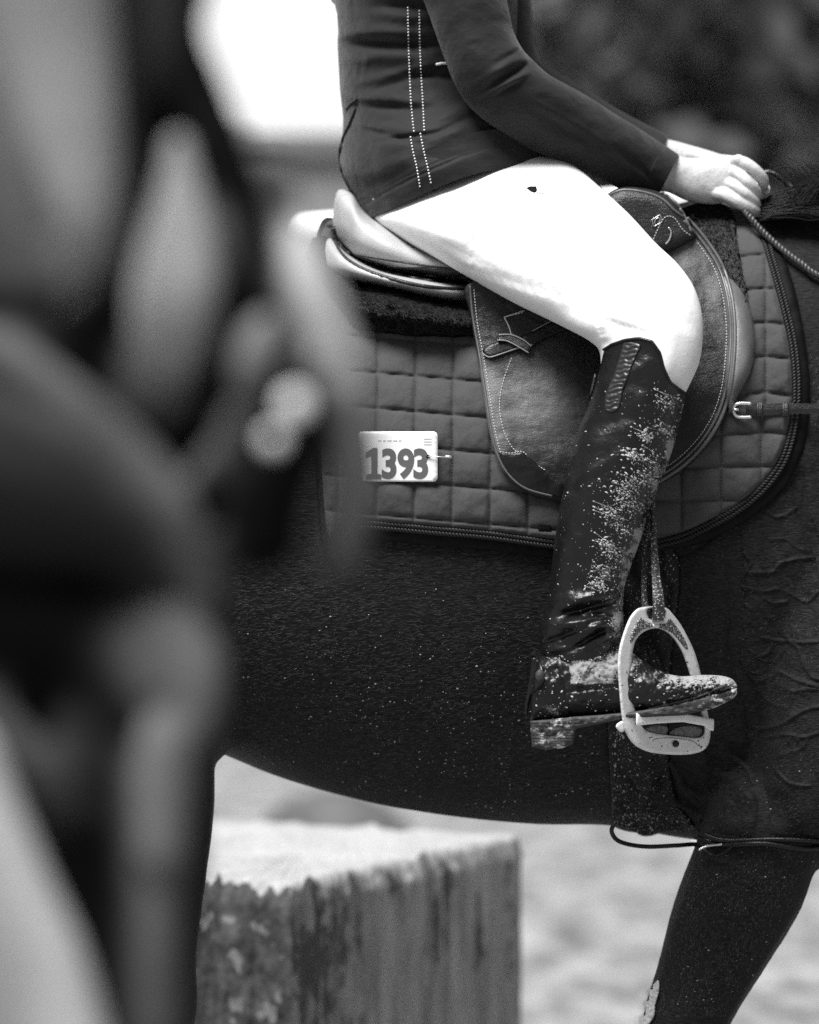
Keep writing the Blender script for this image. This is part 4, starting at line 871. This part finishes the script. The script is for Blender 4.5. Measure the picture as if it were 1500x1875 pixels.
# hands and the body inside the clothes
hand = MB()
hand.merge(loft([(1165, 350, 1200, 262, .19, .024), (1200, 352, 1228, 274, .192, .023), (1222, 352, 1246, 286, .193, .021), (1262, 369, 1272, 289, .197, .021), (1300, 374, 1303, 286, .20, .021), (1328, 371, 1335, 284, .20, .020), (1342, 366, 1362, 289, .20, .016)], 60, 40, expo=.9))
def finger(pts): return tube(crom([(*P(a, b, c), r * S) for a, b, c, r in pts], 6)[:, :3], crom([(*P(a, b, c), r * S) for a, b, c, r in pts], 6)[:, 3], 20)
def fing(pts):
    q = crom([(*P(a, b, c), r * S) for a, b, c, r in pts], 7); m = MB()
    for t in q: blob(m, t[:3], (t[3],) * 3, I=ICO2)
    return m
for pts in ([(1318, 300, .205, 13), (1355, 297, .186, 13.5), (1380, 310, .183, 12.5), (1396, 328, .190, 12), (1397, 340, .205, 10.5), (1385, 346, .222, 10)],
            [(1312, 318, .205, 12), (1347, 318, .184, 12.5), (1368, 334, .176, 13), (1383, 350, .184, 11.5), (1386, 360, .200, 10), (1374, 362, .216, 10)],
            [(1308, 336, .205, 12), (1338, 338, .182, 12), (1362, 353, .174, 11.5), (1380, 368, .182, 11), (1384, 378, .198, 10), (1370, 378, .214, 10)],
            [(1300, 352, .196, 16), (1326, 357, .182, 14.5), (1352, 369, .176, 14), (1374, 381, .180, 12.5), (1384, 388, .192, 10.5), (1372, 388, .208, 10)],
            [(1300, 305, .215, 13), (1340, 302, .226, 12), (1375, 318, .23, 11), (1400, 342, .222, 9.5), (1404, 349, .21, 7.5)]):
    hand.merge(fing(pts))
for kx, ky in ((1352, 294), (1346, 315), (1336, 335), (1322, 354)): blob(hand, P(kx, ky, .185), (.0085, .0085, .0085), I=ICO2)
hand.merge(loft([(1165, 300, 1185, 245, .37, .022), (1196, 306, 1218, 254, .37, .02), (1220, 316, 1240, 259, .37, .018), (1250, 330, 1265, 266, .37, .018), (1285, 335, 1296, 275, .37, .018), (1315, 335, 1330, 286, .37, .017), (1340, 335, 1352, 296, .37, .014)], 50, 30, expo=.9))
for k_, pts in enumerate(([(1300, 292, .36, 12), (1345, 297, .35, 12), (1376, 314, .352, 11), (1392, 332, .358, 10), (1380, 342, .352, 9)], [(1305, 308, .36, 12), (1340, 314, .38, 12), (1372, 330, .382, 11), (1384, 346, .372, 10), (1372, 352, .36, 9)], [(1300, 322, .36, 12), (1330, 330, .385, 12), (1360, 346, .386, 11), (1374, 360, .375, 9.5), (1362, 362, .362, 9)], [(1290, 334, .36, 11), (1318, 342, .38, 11), (1345, 358, .38, 10), (1360, 368, .37, 9), (1350, 370, .36, 8)],
                          [(1262, 285, .36, 13), (1290, 290, .335, 11), (1330, 300, .33, 10.5), (1365, 318, .335, 9.5)])):
    hand.merge(fing(pts))
core = MB().merge(hand)
core.merge(caps_chain([(*P(770, -60, .28), .13, .13, .1), (*P(780, 80, .28), .09, .12, .1), (*P(800, 220, .28), .10, .14, .1), (*P(810, 300, .28), .10, .14, .06)]))
for sgn in (0, 1):
    Y = (lambda y: y) if not sgn else (lambda y: .56 - y)
    core.merge(caps_chain([(*P(a, b, Y(c)), r, r, r) for a, b, c, r in [(760, 330, .17, .07), (950, 410, .1, .06), (1130, 500, .0, .05), (1190, 590, -.06, .045), (1165, 720, -.085, .04), (1120, 900, -.085, .035), (1080, 1080, -.085, .026), (1060, 1200, -.085, .025)]], k=7))
core.merge(caps_chain([(*P(a, b, c), r, r, r) for a, b, c, r in [(760, -260, .14, .045), (840, -40, .08, .035), (890, 120, .075, .033), (1000, 190, .10, .03), (1110, 265, .15, .026), (1200, 315, .19, .02)]], k=9))
core.merge(caps_chain([(*P(a, b, c), r, r, r) for a, b, c, r in [(760, -260, .42, .045), (860, -60, .46, .03), (925, 112, .46, .022), (1040, 200, .43, .02), (1200, 280, .37, .018)]], k=9))
core.merge(caps_chain([(*P(760, -260, .28), .12, .16, .08), (*P(715, -440, .28), .05, .055, .05), (*P(735, -560, .28), .06, .06, .06)]))
hv_ = ICO3; blob(core, P(752, -640, .28), (.095, .075, .115), I=ICO3); blob(core, P(805, -590, .28), (.045, .05, .06), I=ICO3); blob(core, P(868, -600, .28), (.014, .01, .016), I=ICO2)
for yy in (.202, .358): blob(core, P(735, -600, yy), (.016, .008, .028), I=ICO2)
bme = remesh(core, .00125, 3, factor=.4)
bod = build('body', bme, M['skin'], rd)
hel = MB(); v_, f_ = ICO3; hv = v_ * [.118, .098, .10]; hel.add(hv + np.array(P(745, -680, .28)), [f for f in f_ if hv[list(f), 2].mean() > -.02]); hel.merge(caps_chain([(*P(880, -665, .28), .06, .07, .006), (*P(935, -655, .28), .03, .05, .005)]))
build('helmet', hel, M['binding'], rd)
fc = MB()
for yy in (.25, .31):
    fc = MB(); blob(fc, P(868, -625, yy), (.006, .012, .007), I=ICO2); build('eye', fc, M['dark_leather'], rd)
m = tube([P(862, -560, y) for y in np.linspace(.26, .30, 6)], .004, 8); build('mouth', m, M['boot'], rd)
# nails on the visible fingers
m = MB(); blob(m, P(1405, 352, .205), (.004, .003, .0035), I=ICO2); build('nail', m, M['skin'], rd)
m = sheet([(1269, 289), (1276, 287), (1285, 289), (1285, 293), (1269, 293)], 2, lambda x, y: .352 - 0 * x, .004); build('ring', m, M['dark_leather'], rd)

# boots
def boot_disp(px, py):
    d = .0022 * fbm(px / 60, py / 50, 3)
    ankle = ss(1060, 1110, py) * ss(1215, 1180, py)
    for cx, cy, sx, sy, rot, a in ((1060, 1118, 50, 7, -.28, -.012), (1065, 1098, 50, 10, -.28, .008), (1040, 1142, 40, 9, -.2, .008), (1030, 1165, 45, 6, -.35, -.010), (1080, 1150, 45, 8, -.35, .008), (1075, 1172, 40, 6, -.5, -.010), (1100, 1125, 30, 5, -.1, -.006), (1105, 1145, 30, 7, -.1, .006), (1110, 1170, 30, 6, -.2, .005),
                                   (1120, 800, 20, 60, .2, -.003), (1100, 700, 60, 18, -.3, .003), (1190, 740, 30, 30, 0, .004), (1130, 770, 50, 12, -.2, -.003), (1150, 690, 60, 12, -.7, .002), (1085, 860, 60, 9, -.5, .002)):
        d = d + a * gauss(px, py, cx, cy, sx, sy, rot)
    return d + ankle * .002 * np.sin((py + px * .35) / 5 + 2 * fbm(px / 20, py / 20))
BC = -.09
shaft_sl = [(1105, 641, 1254, 721, BC, .064, 55), (1100, 668, 1253, 737, BC, .063, 42), (1090, 705, 1249, 756, BC, .062, 18), (1076, 748, 1243, 782, BC, .062, 7), (1060, 785, 1236, 808, BC, .062), (1046, 830, 1222, 852, BC, .062), (1036, 880, 1204, 895, BC, .06), (1026, 925, 1188, 935, BC, .057), (1018, 975, 1174, 985, BC, .053),
            (1011, 1030, 1158, 1030, BC, .049), (1007, 1080, 1145, 1070, BC, .045), (1001, 1112, 1141, 1105, BC, .042), (993, 1140, 1142, 1132, BC, .042), (989, 1170, 1142, 1158, BC, .041), (992, 1200, 1140, 1182, BC, .038), (1004, 1225, 1140, 1210, BC, .034)]
shaft = loft(shaft_sl, 190, 120, disp=boot_disp, caps=False, bowf=lambda t: np.interp(t, [0, .05, .15, .28, .42, .56, .67, .81, 1], [0, .45, .75, .95, 1, .78, .42, .1, 0]))
v = shaft.verts(); fr_ = v[:120]; cen = fr_.mean(0); inn = cen + (fr_ - cen) * .96; inn2 = inn - np.array([.01, 0, .05]); n0 = len(v)
shaft.add(np.vstack([inn, inn2]), []); shaft.f += [(i, (i + 1) % 120, n0 + (i + 1) % 120, n0 + i) for i in range(120)] + [(n0 + i, n0 + (i + 1) % 120, n0 + 120 + (i + 1) % 120, n0 + 120 + i) for i in range(120)]
def foot_disp(px, py):
    d = .0012 * fbm(px / 30, py / 30, 3)
    c1_ = crom([(1018, 1222), (1030, 1240), (1036, 1262), (1036, 1285), (1050, 1315)], 6); c2_ = crom([(1037, 1268), (1080, 1262), (1140, 1255)], 6)
    for c_ in (c1_, c2_): d -= .0022 * np.exp(-(dist_poly(c_, px, py, False) / 2.4) ** 2)
    d += .0022 * ss(1.5, 5, dist_poly(c2_, px, py, False)) * ss(1262, 1250, py - (px - 1080) * -.1) * ss(1040, 1060, px) * ss(1150, 1120, px)
    crust = ss(1185, 1230, px) + ss(1050, 1062, px) * ss(1150, 1130, px) * ss(1200, 1212, py) * ss(1258, 1250, py)
    return d + .0022 * fbm(px / 5, py / 4, 3) * np.clip(crust, 0, 1) + .0015 * fbm(px / 11, py / 9, 2)
foot_sl = [(970, 1300, 978, 1240, BC, .018), (971, 1322, 984, 1208, BC, .03), (990, 1326, 1000, 1196, BC, .036), (1020, 1322, 1020, 1188, BC, .038), (1060, 1318, 1062, 1180, BC, .037), (1100, 1315, 1100, 1178, BC, .037), (1135, 1312, 1140, 1186, BC, .038), (1165, 1309, 1172, 1205, BC, .041), (1200, 1304, 1208, 1228, BC, .044),
           (1240, 1299, 1245, 1238, BC, .044), (1280, 1291, 1283, 1236, BC, .040), (1315, 1283, 1318, 1237, BC, .032), (1338, 1276, 1340, 1243, BC, .021), (1349, 1266, 1350, 1255, BC, .008)]
foot = loft(foot_sl, 260, 140, disp=foot_disp, expo=.9)
bt = thing('boot_group', '', '', (0, 0, 0)) if False else None
boot = build('boot', MB().merge(shaft).merge(foot), M['boot'], rd, label='muddy tall black leather boot with scalloped top')
px_, py_, v3 = pxof(boot)
fx = np.interp(py_, [640, 721, 778, 852, 935, 1030, 1105, 1180, 1210], [1254, 1254, 1243, 1222, 1188, 1158, 1141, 1142, 1142])
dfront = fx - px_
up_ = np.exp(-(dfront / 34) ** 2) * ss(715, 760, py_) * ss(1250, 1180, py_)
mud = .52 * up_ * (1 + .25 * fbm(px_ / 30, py_ / 18, 2)) + .22 * ss(1180, 1215, py_) * ss(1275, 1255, py_) * ss(1010, 1040, px_) + .33 * ss(1180, 1240, px_) * ss(1200, 1230, py_) * (.35 + .65 * ss(1266, 1245, py_)) * (1 + .35 * fbm(px_ / 14, py_ / 8, 3))
mud += .30 * np.exp(-((px_ - 1015) / 26) ** 2 - ((py_ - 1300) / 16) ** 2) + .3 * np.exp(-((px_ - 1055) / 20) ** 2 - ((py_ - 1280) / 10) ** 2) + .1 * ss(1180, 1200, py_) + .30 * ss(1205, 1215, py_) * ss(1256, 1250, py_) * ss(1040, 1050, px_) * ss(1135, 1120, px_)
mud += .06 * ss(820, 900, py_) * ss(1060, 1030, px_) + .16 * np.exp(-((px_ - 1105) / 24) ** 2 - ((py_ - 1135) / 20) ** 2)
vcol(boot, 'mud', mud + .10 * fbm(px_ / 12, py_ / 12, 2) * (mud > .03))
SO = Field([shaft, foot], (960, 610, 1360, 1380), 4, fill=9)
SOf = lambda x, y: np.where(SO(x, y) > 1, BC, SO(x, y))
sole = sheet([(971, 1320), (1010, 1317), (1055, 1312), (1100, 1309), (1140, 1305), (1180, 1300), (1230, 1290), (1280, 1277), (1320, 1268), (1349, 1260), (1350, 1270), (1342, 1280), (1305, 1298), (1250, 1310), (1190, 1313), (1140, 1316), (1100, 1325), (1055, 1334), (1050, 1360), (1050, 1362), (1030, 1370), (1000, 1373), (974, 1368)],
             3.5, lambda x, y: BC - .036 + .016 * ss(1290, 1350, x) + 0 * y, .072, R=5, h=.004, hb=.004, smooth=False, disp=lambda x, y, d: .0018 * fbm(x / 8, y / 3, 3) * np.clip(d / 4, 0, 1) + .001 * np.sin(y * .9) * (x < 1060))
slo = build('sole', sole, M['sole'], boot); px_, py_, _ = pxof(slo)
vcol(slo, 'mud', .34 * ss(1060, 1040, px_) + .3 * ss(1230, 1300, px_) + .1 + .2 * fbm(px_ / 16, py_ / 8))
# welt line between foot and sole, seams
m = tube(drape(crom([(1187, 1297), (1230, 1288), (1280, 1275), (1310, 1262), (1330, 1256)], 8), SOf, .001), .0016, 8); build('welt', m, M['sole'], boot)
m = tube(fr_ + np.array([0, 0, .0008]), .0019, 8, closed=True); build('top_piping', m, M['boot'], boot)
el = sheet([(1143, 627), (1158, 627), (1173, 632), (1166, 650), (1157, 670), (1148, 695), (1140, 717), (1136, 738), (1130, 751), (1118, 755), (1108, 749), (1109, 725), (1116, 705), (1123, 690), (1130, 668), (1137, 647)], 2.2, lambda x, y: SOf(x, y) - .0012, .002, R=2.5, h=.001, bstep=3,
           disp=lambda x, y, d: .0011 * np.sin((y + x * .12 + 3 * fbm(x / 9, y / 9)) / 1.35) * np.clip(d / 4, 0, 1))
build('elastic_panel', el, M['elastic'], boot)
sp = sheet([(974, 1206), (984, 1205), (992, 1216), (997, 1235), (994, 1252), (984, 1262), (975, 1272), (969, 1290), (966, 1310), (961, 1308), (961, 1290), (966, 1260), (971, 1230)], 3, lambda x, y: np.minimum(SOf(x, y), BC - .01) - .004, .006, R=3, h=.002)
build('spur_strap', sp, M['boot'], boot); m = MB(); blob(m, P(989, 1238, BC - .048), (.0062, .004, .0085), I=ICO2); build('button', m, M['steel'] if False else M['sole'], boot)
m = sheet([(1083, 706), (1087, 690), (1090, 684), (1092, 692), (1088, 712), (1084, 722), (1080, 724)], 2.5, lambda x, y: BC + .0 * x, .006, R=2, h=.002); build('pull_tab', m, M['leather'], boot)
# splashes: thousands of small flecks thrown up and back from the shin
m = MB(); r_ = np.random.default_rng(77)
def fleck(px, py, L, w_, ang):
    y0 = SO(px, py)
    if y0 > 1: return
    c, s = math.cos(ang), math.sin(ang); R_ = [[c, 0, -s], [0, 1, 0], [s, 0, c]]
    blob(m, P(px, py, float(y0) - w_ * .25), (L, w_ * .7, w_), R=R_)
cent = [(1232, 740, 16), (1190, 800, 12), (1205, 850, 24), (1165, 835, 12), (1170, 885, 16), (1150, 905, 20), (1175, 930, 22), (1130, 940, 16), (1150, 970, 24), (1120, 1000, 10), (1140, 1020, 22), (1115, 1050, 16), (1105, 1075, 14), (1195, 880, 16), (1225, 790, 12)]
for (cx, cy, sp_) in cent:
    for k in range(130):
        a = -r_.uniform(.1, .9) if r_.random() < .75 else r_.uniform(-3, 3); rr_ = abs(r_.normal(0, sp_))
        px, py = cx - rr_ * math.cos(a) * 1.15 + r_.normal(0, sp_ * .35), cy + rr_ * math.sin(a) * .6 + r_.normal(0, sp_ * .45)
        w_ = .0003 + .0010 * r_.random() ** 4; fleck(px, py, w_ * r_.uniform(.7, 3.4), w_, -.55 + r_.normal(0, .6))
    for k in range(3):       # long streaks ending in a bead
        a = r_.uniform(.25, .75); L = r_.uniform(16, 46); x0, y0 = cx + r_.normal(0, sp_ * .5), cy + r_.normal(0, sp_ * .5)
        n_ = int(L / 2)
        for j in range(n_):
            t = j / n_; w_ = .00025 + .0003 * r_.random() + (.0006 if j == n_ - 1 else 0)
            fleck(x0 - L * t * math.cos(a), y0 - L * t * math.sin(a) * .8, w_ * 1.6, w_, -a)
for k in range(420):
    py = r_.uniform(690, 1230); fxx = np.interp(py, [640, 721, 778, 852, 935, 1030, 1105, 1180, 1230], [1254, 1254, 1243, 1222, 1188, 1158, 1141, 1142, 1142]); px = fxx - abs(r_.normal(0, 55)) if r_.random() < .65 else r_.uniform(1000, 1150)
    w_ = .0003 + .0009 * r_.random() ** 4; fleck(px, py, w_ * r_.uniform(1, 2.5), w_, -.6 + r_.normal(0, .5))
for k in range(230):
    px = r_.uniform(968, 1348); py = r_.uniform(1195, 1330); w_ = .0004 + .001 * r_.random() ** 3; fleck(px, py, w_ * r_.uniform(1, 2), w_, r_.uniform(-1, 1))
build('mud_splash', m, M['mud'], boot, fixn=False)
# far boot
bt2 = build('boot', MB().merge(loft([(a[0], a[1], a[2], a[3], .56 - a[4], a[5]) for a in shaft_sl], 60, 40)).merge(loft([(*a[:4], .56 - a[4], a[5]) for a in foot_sl], 50, 30)), M['boot'], rd)
m = sheet([(971, 1320), (1140, 1305), (1349, 1262), (1342, 1280), (1250, 1310), (1100, 1325), (1055, 1336), (1050, 1362), (974, 1368)], 9, lambda x, y: .56 - BC - .03 + 0 * x, .06, smooth=False); build('sole', m, M['sole'], bt2)

# ---------------------------------------------------------------- out-of-focus horse close to the camera
FY = -3.22
M['fgcoat'] = mk('coat_painted_light', .003, .7, .04, vary=.15, vscale=120, attr=[('pale', .38, 0)], bumps=[(900, .0005, (1, 1, .2))])  # attribute paints lit and dark areas into the coat colour
fh = thing('horse', 'blurred horse very close to the camera filling the left side, head lowered beside its forelegs', 'horse', P(100, 3200, FY))
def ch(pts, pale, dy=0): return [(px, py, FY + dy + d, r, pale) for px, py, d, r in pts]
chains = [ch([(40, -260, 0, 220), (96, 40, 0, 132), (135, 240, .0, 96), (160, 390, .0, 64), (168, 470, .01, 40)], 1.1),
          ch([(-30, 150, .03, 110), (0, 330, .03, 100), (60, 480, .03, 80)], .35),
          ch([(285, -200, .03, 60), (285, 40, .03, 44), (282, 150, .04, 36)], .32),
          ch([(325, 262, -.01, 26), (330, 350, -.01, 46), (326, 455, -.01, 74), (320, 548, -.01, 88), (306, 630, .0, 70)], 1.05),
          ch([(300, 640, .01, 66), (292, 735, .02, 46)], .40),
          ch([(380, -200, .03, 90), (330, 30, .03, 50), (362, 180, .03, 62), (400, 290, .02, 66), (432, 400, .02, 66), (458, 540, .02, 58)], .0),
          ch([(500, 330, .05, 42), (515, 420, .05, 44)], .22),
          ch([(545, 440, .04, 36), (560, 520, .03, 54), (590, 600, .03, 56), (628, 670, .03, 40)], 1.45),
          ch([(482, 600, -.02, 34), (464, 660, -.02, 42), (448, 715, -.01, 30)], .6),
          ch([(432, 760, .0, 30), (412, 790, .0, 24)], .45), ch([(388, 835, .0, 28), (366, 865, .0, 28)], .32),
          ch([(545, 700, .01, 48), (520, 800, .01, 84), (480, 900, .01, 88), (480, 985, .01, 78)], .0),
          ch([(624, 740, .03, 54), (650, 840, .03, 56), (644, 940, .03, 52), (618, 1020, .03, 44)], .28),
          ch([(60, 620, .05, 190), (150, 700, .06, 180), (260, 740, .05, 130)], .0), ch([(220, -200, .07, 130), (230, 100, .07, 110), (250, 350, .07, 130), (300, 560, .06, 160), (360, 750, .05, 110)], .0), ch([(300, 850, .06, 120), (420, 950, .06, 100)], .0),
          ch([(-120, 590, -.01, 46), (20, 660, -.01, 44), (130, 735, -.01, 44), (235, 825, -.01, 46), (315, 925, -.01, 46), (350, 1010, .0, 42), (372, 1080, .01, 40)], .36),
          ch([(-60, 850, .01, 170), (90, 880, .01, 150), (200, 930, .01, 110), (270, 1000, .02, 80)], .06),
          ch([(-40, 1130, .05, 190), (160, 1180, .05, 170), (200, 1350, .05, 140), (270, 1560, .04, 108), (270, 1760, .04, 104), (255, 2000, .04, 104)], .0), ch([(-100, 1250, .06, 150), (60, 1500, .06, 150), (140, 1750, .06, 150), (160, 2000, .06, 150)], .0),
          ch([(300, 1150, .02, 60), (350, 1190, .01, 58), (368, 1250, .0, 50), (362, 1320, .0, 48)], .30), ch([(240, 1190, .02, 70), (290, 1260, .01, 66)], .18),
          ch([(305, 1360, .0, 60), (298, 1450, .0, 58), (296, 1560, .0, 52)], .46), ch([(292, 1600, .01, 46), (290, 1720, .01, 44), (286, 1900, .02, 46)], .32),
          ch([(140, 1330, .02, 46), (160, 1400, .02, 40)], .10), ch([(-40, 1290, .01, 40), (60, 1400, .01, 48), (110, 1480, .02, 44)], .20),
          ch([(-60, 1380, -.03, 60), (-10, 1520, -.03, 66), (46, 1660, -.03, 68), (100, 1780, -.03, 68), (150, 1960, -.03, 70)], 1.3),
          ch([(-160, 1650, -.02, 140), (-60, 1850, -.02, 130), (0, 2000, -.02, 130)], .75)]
fm = MB(); samples = []
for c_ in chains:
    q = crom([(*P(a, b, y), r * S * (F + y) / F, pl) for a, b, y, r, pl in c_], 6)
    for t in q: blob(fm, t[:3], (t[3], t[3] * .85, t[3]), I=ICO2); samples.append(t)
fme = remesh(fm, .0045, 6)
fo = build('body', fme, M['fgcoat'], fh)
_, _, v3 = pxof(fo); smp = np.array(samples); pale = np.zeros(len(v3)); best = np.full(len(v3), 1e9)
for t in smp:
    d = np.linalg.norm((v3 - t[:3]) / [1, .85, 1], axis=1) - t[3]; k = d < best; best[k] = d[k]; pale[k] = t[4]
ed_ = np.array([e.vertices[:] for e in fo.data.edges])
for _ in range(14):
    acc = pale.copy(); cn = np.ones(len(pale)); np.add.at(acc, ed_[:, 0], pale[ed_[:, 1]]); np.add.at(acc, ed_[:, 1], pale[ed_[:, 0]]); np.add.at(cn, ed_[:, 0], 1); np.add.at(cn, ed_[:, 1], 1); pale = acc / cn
vcol(fo, 'pale', pale * .74)  # painted light and shade of the near horse, smoothed between chains
px_, py_, _ = pxof(fo)
brd = thing('bridle', 'blurred dark bridle strap with pale discs for the glints of its bit ring on the near horse', 'bridle', P(500, 800, FY - .04))
Q = lambda pts, r: tube(crom([P(a, b, FY - .05) for a, b in pts], 8), r * S * .46, 12)
build('cheek_strap', Q([(222, -60), (232, 150), (238, 330), (222, 440), (180, 520), (110, 580)], 20), M['dark_leather'], brd)
build('nose_strap', Q([(520, 640), (500, 690), (470, 740), (440, 800), (420, 880)], 14), M['dark_leather'], brd)
m = MB(); blob(m, P(540, 740, FY - .07), (27 * S * .46, 10 * S * .46, 27 * S * .46), I=ICO3); build('glint_disc', m, M['alu_bright'], brd)  # metal glint painted as a near-white disc
m = MB(); blob(m, P(500, 806, FY - .07), (21 * S * .46, 10 * S * .46, 20 * S * .46), I=ICO3); build('ring_glint', m, M['alu'], brd)  # second glint, a pale disc in place of a bright reflection
m = MB(); blob(m, P(286, 1268, FY - .05), (11 * S * .46, 6 * S * .46, 11 * S * .46), I=ICO2); build('stud', m, M['dark_leather'], brd)
